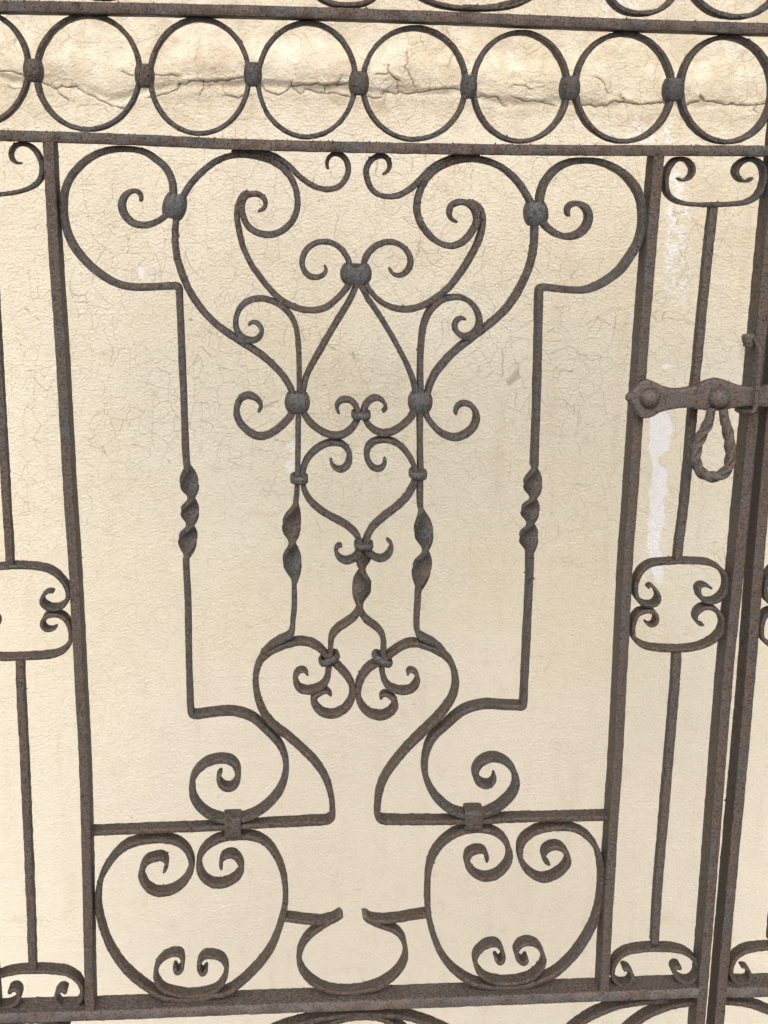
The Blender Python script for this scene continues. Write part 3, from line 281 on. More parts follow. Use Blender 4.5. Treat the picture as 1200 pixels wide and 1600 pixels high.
def ramp(nt, fac, lo, hi, a=0.0, b=1.0):
    n = nd(nt, 'ShaderNodeMapRange')
    n.interpolation_type = 'SMOOTHSTEP'
    n.inputs['From Min'].default_value = lo
    n.inputs['From Max'].default_value = hi
    n.inputs['To Min'].default_value = a
    n.inputs['To Max'].default_value = b
    nt.links.new(fac, n.inputs['Value'])
    return n.outputs['Result']

def mixc(nt, fac, a, b):
    n = nd(nt, 'ShaderNodeMix', data_type='RGBA')
    if isinstance(fac, float):
        n.inputs[0].default_value = fac
    else:
        nt.links.new(fac, n.inputs[0])
    for s, v in ((6, a), (7, b)):
        if isinstance(v, tuple):
            n.inputs[s].default_value = v + (1.0,)
        else:
            nt.links.new(v, n.inputs[s])
    return n.outputs[2]

def mathn(nt, op, a, b):
    n = nd(nt, 'ShaderNodeMath', operation=op)
    for i, v in enumerate((a, b)):
        if isinstance(v, (int, float)):
            n.inputs[i].default_value = v
        else:
            nt.links.new(v, n.inputs[i])
    return n.outputs[0]

def bump(nt, h, dist, strength=1.0, prev=None):
    n = nd(nt, 'ShaderNodeBump', Strength=strength, Distance=dist)
    nt.links.new(h, n.inputs['Height'])
    if prev is not None:
        nt.links.new(prev, n.inputs['Normal'])
    return n.outputs[0]

def iron(name, steel, brown, rust, dark, brown_bias=0.0, rough=0.66):
    m, nt, bs = nodes_of(name)
    geo = nd(nt, 'ShaderNodeNewGeometry')
    P = geo.outputs['Position']
    big = noise(nt, P, 16.0, 4.0, 0.6)
    mid = noise(nt, P, 60.0, 4.0, 0.65)
    fine = noise(nt, P, 330.0, 3.0, 0.7)
    grit = noise(nt, P, 720.0, 1.0, 0.6)
    sep = nd(nt, 'ShaderNodeSeparateXYZ')
    nt.links.new(geo.outputs['Normal'], sep.inputs[0])
    # dark scale and dust lie on the ledges
    ledge = ramp(nt, sep.outputs['Z'], 0.35, 0.85)
    f1 = mathn(nt, 'ADD', mathn(nt, 'ADD', mathn(nt, 'MULTIPLY', big, 0.8), mathn(nt, 'MULTIPLY', mid, 0.55)), brown_bias)
    c = mixc(nt, ramp(nt, f1, 0.58, 0.76), steel, brown)
    f2 = mathn(nt, 'ADD', mathn(nt, 'MULTIPLY', mid, 0.5), mathn(nt, 'MULTIPLY', fine, 0.5))
    c = mixc(nt, ramp(nt, f2, 0.50, 0.66, 0.0, 0.75), c, rust)
    c = mixc(nt, mathn(nt, 'MULTIPLY', ledge, ramp(nt, fine, 0.34, 0.60, 0.25, 0.95)), c, (0.036, 0.027, 0.021))
    c = mixc(nt, ramp(nt, fine, 0.51, 0.63, 0.0, 0.85), c, dark)
    c = mixc(nt, ramp(nt, grit, 0.54, 0.70, 0.0, 0.40), c, (0.205, 0.190, 0.170))
    c = mixc(nt, ramp(nt, grit, 0.46, 0.30, 0.0, 0.50), c, dark)
    c = mixc(nt, ramp(nt, geo.outputs['Pointiness'], 0.53, 0.62, 0.0, 0.40), c, (0.170, 0.157, 0.142))
    nt.links.new(c, bs.inputs['Base Color'])
    bs.inputs['Metallic'].default_value = 0.1
    nt.links.new(ramp(nt, fine, 0.3, 0.7, rough - 0.12, rough + 0.2), bs.inputs['Roughness'])
    bs.inputs['Specular IOR Level'].default_value = 0.4
    n1 = bump(nt, mid, 0.0020, 0.7)
    n2 = bump(nt, fine, 0.0013, 1.0, n1)
    n3 = bump(nt, grit, 0.0006, 1.0, n2)
    nt.links.new(n3, bs.inputs['Normal'])
    return m

M_SCROLL = iron('weathered_iron', (0.062, 0.064, 0.064), (0.077, 0.060, 0.048), (0.092, 0.056, 0.036), (0.020, 0.016, 0.014))
M_RUSTY = iron('rusty_scroll_iron', (0.068, 0.066, 0.064), (0.084, 0.062, 0.048), (0.100, 0.058, 0.036), (0.022, 0.017, 0.014), 0.07)
M_FRAME = iron('rusty_frame_iron', (0.077, 0.075, 0.074), (0.094, 0.071, 0.056), (0.112, 0.064, 0.039), (0.024, 0.019, 0.016), 0.04)
M_FRAME_LIT = iron('bounce_lit_bottom_rail_iron', (0.118, 0.112, 0.108), (0.130, 0.106, 0.092), (0.125, 0.084, 0.060), (0.034, 0.027, 0.022), 0.04)  # frame iron with lighter colours, painting in light bounced up from the ground
M_COLLAR = iron('grey_collar_iron', (0.078, 0.083, 0.085), (0.076, 0.073, 0.069), (0.074, 0.063, 0.055), (0.026, 0.025, 0.025), -0.08, 0.58)
M_LATCH = iron('latch_iron', (0.108, 0.098, 0.092), (0.112, 0.090, 0.078), (0.106, 0.074, 0.058), (0.030, 0.024, 0.020), 0.02)

def plaster():
    m, nt, bs = nodes_of('cream_painted_plaster')
    geo = nd(nt, 'ShaderNodeNewGeometry')
    P = geo.outputs['Position']
    def attr(n):
        a = nd(nt, 'ShaderNodeAttribute', attribute_name=n)
        return a.outputs['Fac']
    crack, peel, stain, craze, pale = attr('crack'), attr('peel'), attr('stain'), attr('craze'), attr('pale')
    big = noise(nt, P, 3.2, 4.0, 0.55)
    mid = noise(nt, P, 16.0, 4.0, 0.6)
    c = mixc(nt, ramp(nt, big, 0.3, 0.7), (0.688, 0.646, 0.508), (0.728, 0.694, 0.570))
    c = mixc(nt, ramp(nt, mid, 0.45, 0.78, 0.0, 0.4), c, (0.670, 0.605, 0.465))
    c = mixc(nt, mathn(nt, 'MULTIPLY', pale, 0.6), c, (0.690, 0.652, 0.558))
    sm = noise(nt, P, 38.0, 5.0, 0.65)
    c = mixc(nt, mathn(nt, 'MULTIPLY', stain, ramp(nt, sm, 0.25, 0.75, 0.1, 0.6)), c, (0.475, 0.402, 0.275))
    # crazing of the old paint
    warp = nd(nt, 'ShaderNodeTexNoise', Scale=42.0, Detail=3.0, Roughness=0.6)
    nt.links.new(P, warp.inputs['Vector'])
    wv = nd(nt, 'ShaderNodeVectorMath', operation='MULTIPLY_ADD')
    nt.links.new(warp.outputs['Color'], wv.inputs[0])
    wv.inputs[1].default_value = (0.015, 0.0, 0.015)
    nt.links.new(P, wv.inputs[2])
    flat = nd(nt, 'ShaderNodeVectorMath', operation='MULTIPLY')
    nt.links.new(wv.outputs[0], flat.inputs[0])
    flat.inputs[1].default_value = (1.0, 0.0, 0.85)
    def cells(scale, w):
        v = nd(nt, 'ShaderNodeTexVoronoi', voronoi_dimensions='3D', feature='DISTANCE_TO_EDGE', Scale=scale)
        nt.links.new(flat.outputs[0], v.inputs['Vector'])
        return ramp(nt, v.outputs['Distance'], 0.0, w, 1.0, 0.0)
    gap = noise(nt, P, 48.0, 3.0, 0.6)
    l1 = mathn(nt, 'MULTIPLY', cells(40.0, 0.020), ramp(nt, gap, 0.32, 0.48))
    gap2 = noise(nt, P, 75.0, 2.0, 0.6)
    l2 = mathn(nt, 'MULTIPLY', cells(84.0, 0.034), ramp(nt, gap2, 0.45, 0.62, 0.0, 0.75))
    patch = noise(nt, P, 7.5, 3.0, 0.6)
    lines = mathn(nt, 'MULTIPLY', mathn(nt, 'MULTIPLY', mathn(nt, 'MAXIMUM', l1, l2), ramp(nt, patch, 0.34, 0.62, 0.40, 1.0)), craze)
    c = mixc(nt, mathn(nt, 'MULTIPLY', lines, 0.68), c, (0.300, 0.238, 0.155))
    st = nd(nt, 'ShaderNodeMapping')
    st.inputs['Scale'].default_value = (9.0, 9.0, 1.1)
    nt.links.new(P, st.inputs['Vector'])
    runs = noise(nt, st.outputs[0], 3.2, 4.0, 0.6)
    c = mixc(nt, ramp(nt, runs, 0.52, 0.78, 0.0, 0.30), c, (0.560, 0.480, 0.345))
    dirt = noise(nt, P, 26.0, 6.0, 0.68)
    c = mixc(nt, ramp(nt, dirt, 0.55, 0.75, 0.0, 0.35), c, (0.530, 0.455, 0.330))
    c = mixc(nt, ramp(nt, dirt, 0.42, 0.28, 0.0, 0.5), c, (0.760, 0.725, 0.640))
    pb = noise(nt, P, 90.0, 4.0, 0.65)
    c = mixc(nt, mathn(nt, 'MULTIPLY', peel, ramp(nt, pb, 0.30, 0.60, 0.66, 1.0)), c, (0.775, 0.795, 0.800))
    c = mixc(nt, mathn(nt, 'MULTIPLY', crack, 0.8), c, (0.135, 0.100, 0.065))
    speck = noise(nt, P, 70.0, 2.0, 0.5)
    c = mixc(nt, ramp(nt, speck, 0.765, 0.79, 0.0, 0.5), c, (0.30, 0.25, 0.18))
    nt.links.new(c, bs.inputs['Base Color'])
    bs.inputs['Roughness'].default_value = 0.85
    bs.inputs['Specular IOR Level'].default_value = 0.10
    peelb = noise(nt, P, 290.0, 2.0, 0.5)
    fine = noise(nt, P, 520.0, 2.0, 0.6)
    tr = nd(nt, 'ShaderNodeMapping')
    tr.inputs['Scale'].default_value = (5.0, 5.0, 38.0)
    tr.inputs['Rotation'].default_value = (0.0, 0.10, 0.0)
    nt.links.new(P, tr.inputs['Vector'])
    trowel = noise(nt, tr.outputs[0], 1.0, 4.0, 0.6, 0.4)
    n0 = bump(nt, trowel, 0.003, 0.22)
    n1 = bump(nt, peelb, 0.0021, 0.85, n0)
    n2 = bump(nt, fine, 0.0008, 0.8, n1)
    n3 = bump(nt, mathn(nt, 'SUBTRACT', 1.0, lines), 0.0004, 0.45, n2)
    nt.links.new(n3, bs.inputs['Normal'])
    return m

def stone():
    m, nt, bs = nodes_of('worn_paving')
    geo = nd(nt, 'ShaderNodeNewGeometry')
    n = noise(nt, geo.outputs['Position'], 14.0, 6.0, 0.6)
    nt.links.new(mixc(nt, ramp(nt, n, 0.3, 0.7), (0.190, 0.180, 0.165), (0.260, 0.245, 0.225)), bs.inputs['Base Color'])
    bs.inputs['Roughness'].default_value = 0.9
    nt.links.new(bump(nt, n, 0.004), bs.inputs['Normal'])
    return m

# ------------------------------------------------------------------ object helpers
def link_mesh(name, V, F, mat, parent=None, smooth=True):
    me = bpy.data.meshes.new(name)
    me.from_pydata([tuple(v) for v in V], [], F)
    me.materials.append(mat)
    if smooth:
        me.polygons.foreach_set('use_smooth', [True] * len(me.polygons))
    me.update()
    o = bpy.data.objects.new(name, me)
    col.objects.link(o)
    if parent is not None:
        o.parent = parent
    return o

def thing(name, label, cat, loc, group=None):
    o = bpy.data.objects.new(name, None)
    o.empty_display_size = 0.1
    o.location = loc
    col.objects.link(o)
    o['label'] = label
    o['category'] = cat
    if group:
        o['group'] = group
    return o

def part(name, V, F, mat, root):
    o = link_mesh(name, V, F, mat, root)
    loc = root.location
    if root.parent is not None:
        loc = loc + root.parent.location
    o.location = -Vector(root['origin']) if 'origin' in root else -root.location
    return o

# ------------------------------------------------------------------ curves and sweeps
def spline(pts, step, closed=False):
    p = np.array(pts, float)
    if closed:
        q = np.vstack([p[-1], p, p[0], p[1]])
    else:
        q = np.vstack([2 * p[0] - p[1], p, 2 * p[-1] - p[-2]])
    out = []
    for i in range(1, len(q) - 2):
        p0, p1, p2, p3 = q[i - 1:i + 3]
        d0 = max(np.linalg.norm(p1 - p0), 1e-6) ** 0.5
        d1 = max(np.linalg.norm(p2 - p1), 1e-6) ** 0.5
        d2 = max(np.linalg.norm(p3 - p2), 1e-6) ** 0.5
        m1 = (p1 - p0) / d0 - (p2 - p0) / (d0 + d1) + (p2 - p1) / d1
        m2 = (p2 - p1) / d1 - (p3 - p1) / (d1 + d2) + (p3 - p2) / d2
        m1, m2 = m1 * d1, m2 * d1
        k = max(3, int(np.linalg.norm(p2 - p1) / 0.0006))
        t = np.linspace(0, 1, k, endpoint=False)[:, None]
        out.append((2 * t**3 - 3 * t**2 + 1) * p1 + (t**3 - 2 * t**2 + t) * m1 + (-2 * t**3 + 3 * t**2) * p2 + (t**3 - t**2) * m2)
    if not closed:
        out.append(q[-2][None, :])
    c = np.vstack(out)
    return resample(c, step, closed)

def resample(c, step, closed=False):
    if closed:
        c = np.vstack([c, c[0]])
    seg = np.linalg.norm(np.diff(c, axis=0), axis=1)
    s = np.concatenate([[0], np.cumsum(seg)])
    n = max(3, int(round(s[-1] / step)) + 1)
    si = np.linspace(0, s[-1], n)
    r = np.stack([np.interp(si, s, c[:, k]) for k in range(c.shape[1])], axis=1)
    return r[:-1] if closed else r

def soften(c, sigma, step, closed=False):
    k = int(3 * sigma / step)
    if k < 1:
        return c
    w = np.exp(-0.5 * (np.arange(-k, k + 1) * step / sigma) ** 2)
    w /= w.sum()
    if closed:
        e = np.vstack([c[-k:], c, c[:k]])
    else:
        e = np.vstack([2 * c[0] - c[k:0:-1], c, 2 * c[-1] - c[-2:-k - 2:-1]]) if len(c) > k + 1 else None
        if e is None:
            return c
    return np.stack([np.convolve(e[:, j], w, mode='valid') for j in range(c.shape[1])], axis=1)

def section(t, b, r):
    """rounded rectangle, t along the in-plane normal, b along the depth; counter-clockwise"""
    r = min(r, 0.32 * t, 0.32 * b)
    out = []
    for sx, sy, a0 in ((1, 1, 0), (-1, 1, 90), (-1, -1, 180), (1, -1, 270)):
        for a in (8, 45, 82):
            an = math.radians(a0 + a)
            out.append((sx * (t / 2 - r) + r * math.cos(an), sy * (b / 2 - r) + r * math.sin(an)))
        if sy == sx:                                            # a long side follows: extra points
            pass
    # insert two points on each of the depth-wise sides so that they can be uneven
    full = []
    for i, p in enumerate(out):
        full.append(p)
        q = out[(i + 1) % len(out)]
        if abs(p[0] - q[0]) < 1e-4 + 0.3 * r and abs(p[1] - q[1]) > 0.3 * b:
            for f in (0.07, 0.5, 0.93):
                full.append((p[0] + (q[0] - p[0]) * f, p[1] + (q[1] - p[1]) * f))
    return np.array(full)

OCT = np.array([(1, 0, 0), (0, 1, 0), (-1, 0, 0), (0, -1, 0), (0, 0, 1), (0, 0, -1)], float)
OCTF = [(0, 1, 4), (1, 2, 4), (2, 3, 4), (3, 0, 4), (1, 0, 5), (2, 1, 5), (3, 2, 5), (0, 3, 5)]

def sweep(path, t, b, ym, radius=0.0015, tips=(0, 0), twist=None, closed=False, step=0.0016, rough=0.00030, flakes=1.0, wob=0.04):
    """a flat bar bent on edge in the plane of the gate"""
    c = np.asarray(path)
    n = len(c)
    if closed:
        T = np.roll(c, -1, 0) - np.roll(c, 1, 0)
    else:
        T = np.gradient(c, axis=0)
    T /= np.linalg.norm(T, axis=1)[:, None] + 1e-12
    N = np.stack([-T[:, 1], T[:, 0]], axis=1)
    N = -N                                                     # points to -x when travelling down
    s = np.concatenate([[0], np.cumsum(np.linalg.norm(np.diff(c, axis=0), axis=1))])
    L = s[-1]
    ft = np.ones(n)
    fb = np.ones(n)
    for flag, dist in ((tips[0], s), (tips[1], L - s)):
        if flag:
            k = np.clip(dist / 0.030, 0, 1)
            ft *= 0.50 + 0.50 * k
            fb *= 0.72 + 0.28 * np.clip(dist / 0.020, 0, 1)
        if not closed:
            k = np.clip(dist / 0.0016, 0, 1)
            ft *= 0.6 + 0.4 * k
    # hand-forged: slow drift of the section
    ph = rng.uniform(0, 6.28, 4)
    ft *= 1 + wob * np.sin(s * 61 + ph[0]) + 0.6 * wob * np.sin(s * 143 + ph[1])
    fb *= 1 + 0.5 * wob * np.sin(s * 47 + ph[2])
    roll = np.zeros(n)
    if twist:
        za, zb, r0, tot = twist
        z = c[:, 1]
        down = np.where((z < za) & (z > zb) & (np.abs(T[:, 1]) > 0.6))[0]
        # keep the longest continuous run
        if len(down):
            runs = np.split(down, np.where(np.diff(down) > 1)[0] + 1)
            run = max(runs, key=len)
            f = (za - z[run]) / (za - zb)
            e = 0.5 - 0.5 * np.cos(np.clip(f, 0, 1) * math.pi)
            f = 0.75 * f + 0.25 * e
            roll[:run[0]] = r0
            roll[run] = r0 + tot * f
            roll[run[-1]:] = r0 + tot
            roll = np.radians(roll)
            sec_f = np.clip(np.minimum(f, 1 - f) / 0.12, 0, 1)
            fb[run] *= 1 + 0.06 * sec_f
            ft[run] *= 1 + 0.12 * sec_f
    S = section(t, b, radius)
    m = len(S)
    ca, sa = np.cos(roll), np.sin(roll)
    a = S[None, :, 0] * ft[:, None]
    d = S[None, :, 1] * fb[:, None]
    # uneven surface: smooth random relief along the bar
    rel = rng.normal(0, 1, (n, m))
    rel = rel + np.roll(rel, 1, 0) + np.roll(rel, -1, 0)
    rel *= rough / 1.7
    ln = np.hypot(S[:, 0], S[:, 1])[None, :]
    a = a * (1 + rel / ln)
    d = d * (1 + rel / ln)
    na = a * ca[:, None] - d * sa[:, None]
    nb = a * sa[:, None] + d * ca[:, None]
    V = np.empty((n, m, 3))
    V[:, :, 0] = c[:, None, 0] + N[:, None, 0] * na
    V[:, :, 2] = c[:, None, 1] + N[:, None, 1] * na
    V[:, :, 1] = ym + nb
    F = []
    rows = n if closed else n - 1
    for i in range(rows):
        a0, a1 = i * m, ((i + 1) % n) * m
        for j in range(m):
            k = (j + 1) % m
            F.append((a0 + j, a0 + k, a1 + k, a1 + j))
    VV = [V.reshape(-1, 3)]
    cnt = n * m
    if not closed:
        F.append(tuple(range(m - 1, -1, -1)))
        F.append(tuple((n - 1) * m + j for j in range(m)))
    # crumbs of scale, mostly on the upper edges
    if flakes:
        up = V[:, :, 2] - c[:, None, 1]
        nf = int(L * 100 * flakes)
        for _ in range(nf):
            i = int(rng.integers(2, n - 2))
            j = int(np.argmax(up[i] + rng.normal(0, 0.6, m) * 0.5 * t))
            base = V[i, j]
            r = 0.0007 + 0.0011 * rng.random() ** 2.5
            if j > -1 and rng.random() < 0.6:                   # scatter over the depth
                base = base + np.array((0, rng.uniform(-0.3, 0.3) * b, 0)) * (abs(V[i, j, 1] - ym) < 0.48 * b)
            if abs(base[1] - ym) > 0.5 * b:
                continue
            o = OCT * (r * rng.uniform(0.5, 1.3, (6, 1))) * rng.uniform(0.7, 1.4, (1, 3))
            VV.append(base + o)
            F.extend([tuple(cnt + q for q in f) for f in OCTF])
            cnt += 6
    return np.vstack(VV), F

def tube(path, radius_fn, m=16, roll_fn=None, caps=True):
    """round or profiled rod along a 3-D path; radius_fn(phi, s, L) gives the profile"""
    c = np.asarray(path, float)
    n = len(c)
    T = np.gradient(c, axis=0)
    T /= np.linalg.norm(T, axis=1)[:, None] + 1e-12
    s = np.concatenate([[0], np.cumsum(np.linalg.norm(np.diff(c, axis=0), axis=1))])
    B = np.tile(np.array((0.0, 1.0, 0.0)), (n, 1))
    B = B - T * np.sum(B * T, axis=1)[:, None]
    B /= np.linalg.norm(B, axis=1)[:, None]
    for i in range(1, n):                                       # avoid flips
        if np.dot(B[i], B[i - 1]) < 0:
            B[i] = -B[i]
    Nn = np.cross(T, B)
    V = []
    for i in range(n):
        ro = roll_fn(s[i], s[-1]) if roll_fn else 0.0
        for j in range(m):
            ph = 2 * math.pi * j / m
            r = radius_fn(ph, s[i], s[-1])
            V.append(c[i] + (Nn[i] * math.cos(ph + ro) + B[i] * math.sin(ph + ro)) * r)
    F = []
    for i in range(n - 1):
        for j in range(m):
            k = (j + 1) % m
            F.append((i * m + j, i * m + k, (i + 1) * m + k, (i + 1) * m + j))
    if caps:
        F.append(tuple(range(m - 1, -1, -1)))
        F.append(tuple((n - 1) * m + j for j in range(m)))
    return np.array(V), F

def turn(dx, dz, tilt):
    a = math.radians(tilt)
    return dx * math.cos(a) + dz * math.sin(a), -dx * math.sin(a) + dz * math.cos(a)

def collar_bead(x, z, w, h, tilt):
    V, F = [], []
    nr, m = 13, 36
    dep = 0.0138
    two = w > 1.4 * h
    for i in range(nr):
        u = -1 + 2 * i / (nr - 1)
        e = math.sin(u * math.pi / 2)
        k = 1 - 0.26 * abs(e) ** 2.2
        if i in (0, nr - 1):
            k -= 0.07
        for j in range(m):
            ph = 2 * math.pi * j / m
            cx, cy = math.cos(ph), math.sin(ph)
            p = 0.72
            sx = math.copysign(abs(cx) ** p, cx) * w / 2 * k
            sy = math.copysign(abs(cy) ** p, cy) * dep * (1 - 0.2 * abs(e) ** 2.2)
            if two and cy < 0:
                sy *= 1 - 0.30 * math.exp(-(sx / 0.0035) ** 2)
            zz = e * h / 2
            if two:
                zz -= 0.24 * h * (u > 0) * u * math.exp(-(sx / 0.0045) ** 2)
            r = 1 + rng.normal(0, 0.006)
            dx, dz = turn(sx * r, zz, tilt)
            V.append((x + dx, 0.0205 + sy * r, z + dz))
    for i in range(nr - 1):
        for j in range(m):
            k = (j + 1) % m
            F.append((i * m + j, i * m + k, (i + 1) * m + k, (i + 1) * m + j))
    F.append(tuple(range(m - 1, -1, -1)))
    F.append(tuple((nr - 1) * m + j for j in range(m)))
    return V, F

def loop_band(half_a, half_d, thick, width, expo, axis, x, z, tilt):
    """a closed strap wrapped round a bundle: path in (a, y), width along the other in-plane axis"""
    V, F = [], []
    m, k = 44, 10
    for i in range(m):
        ph = 2 * math.pi * i / m
        cx, cy = math.cos(ph), math.sin(ph)
        pa = math.copysign(abs(cx) ** expo, cx)
        pd = math.copysign(abs(cy) ** expo, cy)
        nx, ny = pa * half_d, pd * half_a
        l = math.hypot(nx, ny) or 1
        nx, ny = nx / l, ny / l
        wv = 1 + 0.05 * math.sin(2 * ph + x * 90)
        for j in range(k):
            a = 2 * math.pi * j / k
            o = math.copysign(abs(math.cos(a)) ** 0.8, math.cos(a)) * thick / 2 * (1 + rng.normal(0, 0.02))
            q = math.copysign(abs(math.sin(a)) ** 0.6, math.sin(a)) * width / 2 * wv
            A = pa * half_a + nx * o
            Dp = pd * half_d + ny * o
            dx, dz = (A, q) if axis == 'x' else (q, A)
            dx, dz = turn(dx, dz, tilt)
            V.append((x + dx, 0.0205 + Dp, z + dz))
    for i in range(m):
        for j in range(k):
            F.append((i * k + j, i * k + (j + 1) % k, ((i + 1) % m) * k + (j + 1) % k, ((i + 1) % m) * k + j))
    return V, F

def collar(c):
    x, z, w, h, tilt, style = c
    if style == 'bead':
        return collar_bead(x, z, w, h, tilt)
    if style == 'band':
        th = 0.0058
        return loop_band(w / 2 - th / 2, 0.0128, th, h * 0.72, 0.62, 'x', x, z, tilt)
    th = 0.0030
    return loop_band(h / 2 - 0.0062, 0.0128, th, w, 0.30, 'z', x, z - 0.001, tilt)

def plate(outline, y0, y1, inset):
    c = spline(outline, 0.0025, closed=True)
    c = soften(c, 0.002, 0.0025, closed=True)
    n = len(c)
    T = np.roll(c, -1, 0) - np.roll(c, 1, 0)
    T /= np.linalg.norm(T, axis=1)[:, None]
    N = np.stack([T[:, 1], -T[:, 0]], axis=1)
    area = 0.5 * np.sum(c[:, 0] * np.roll(c[:, 1], -1) - np.roll(c[:, 0], -1) * c[:, 1])
    if area < 0:
        N = -N                                                  # N points outwards
    rings = [(y1, 0.0), (y0 + inset, 0.0), (y0 + 0.35 * inset, -0.4 * inset), (y0, -inset * 1.3), (y0 - 0.0002, -inset * 3)]
    V = []
    for y, o in rings:
        for i in range(n):
            p = c[i] + N[i] * (o + rng.normal(0, 0.00015))
            V.append((p[0], y + rng.normal(0, 0.00012), p[1]))
    F = []
    for r in range(len(rings) - 1):
        for i in range(n):
            k = (i + 1) % n
            f = (r * n + i, r * n + k, (r + 1) * n + k, (r + 1) * n + i)
            F.append(f if area < 0 else f[::-1])
    f = tuple((len(rings) - 1) * n + i for i in range(n))
    F.append(f if area < 0 else f[::-1])
    f = tuple(range(n))
    F.append(f[::-1] if area < 0 else f)
    return V, F

def dome(x, y, z, r, h):
    V, F = [], []
    m, nr = 28, 8
    for i in range(nr):
        a = math.pi / 2 * i / (nr - 1) * 0.98
        for j in range(m):
            p = 2 * math.pi * j / m
            rr = r * math.cos(a) * (1 + rng.normal(0, 0.012))
            V.append((x + rr * math.cos(p), y - h * math.sin(a), z + rr * math.sin(p)))
    for i in range(nr - 1):
        for j in range(m):
            k = (j + 1) % m
            F.append((i * m + j, i * m + k, (i + 1) * m + k, (i + 1) * m + j))
    F.append(tuple((nr - 1) * m + j for j in range(m)))
    return V, F

# ------------------------------------------------------------------ the setting: ground and wall
def value_noise(x, z, scale, seed):
    g = np.random.default_rng(seed).random((256, 256))
    X, Z = x * scale, z * scale
    xi, zi = np.floor(X).astype(int), np.floor(Z).astype(int)
    fx, fz = X - xi, Z - zi
    fx, fz = fx * fx * (3 - 2 * fx), fz * fz * (3 - 2 * fz)
    a, b = g[xi % 256, zi % 256], g[(xi + 1) % 256, zi % 256]
    c, d = g[xi % 256, (zi + 1) % 256], g[(xi + 1) % 256, (zi + 1) % 256]
    return (a + (b - a) * fx) * (1 - fz) + (c + (d - c) * fx) * fz

def fbm(x, z, scale, seed, octaves=4):
    s, amp, tot = 0, 1.0, 0.0
    for k in range(octaves):
        s = s + amp * value_noise(x, z, scale * 2.03 ** k, seed + k)
        tot += amp
        amp *= 0.5
    return s / tot

def sstep(a, b, v):
    t = np.clip((v - a) / (b - a), 0, 1)
    return t * t * (3 - 2 * t)

def seg_dist(px, pz, pts):
    best = np.full(px.shape, 9.0)
    for (x0, z0), (x1, z1) in zip(pts[:-1], pts[1:]):
        dx, dz = x1 - x0, z1 - z0
        t = np.clip(((px - x0) * dx + (pz - z0) * dz) / (dx * dx + dz * dz + 1e-12), 0, 1)
        best = np.minimum(best, np.hypot(px - x0 - t * dx, pz - z0 - t * dz))
    return best

def inside(px, pz, pts):
    r = np.zeros(px.shape, bool)
    for (x0, z0), (x1, z1) in zip(pts, pts[1:] + pts[:1]):
        cond = (z0 > pz) != (z1 > pz)
        xx = (x1 - x0) * (pz - z0) / ((z1 - z0) or 1e-9) + x0
        r ^= cond & (px < xx)
    return r

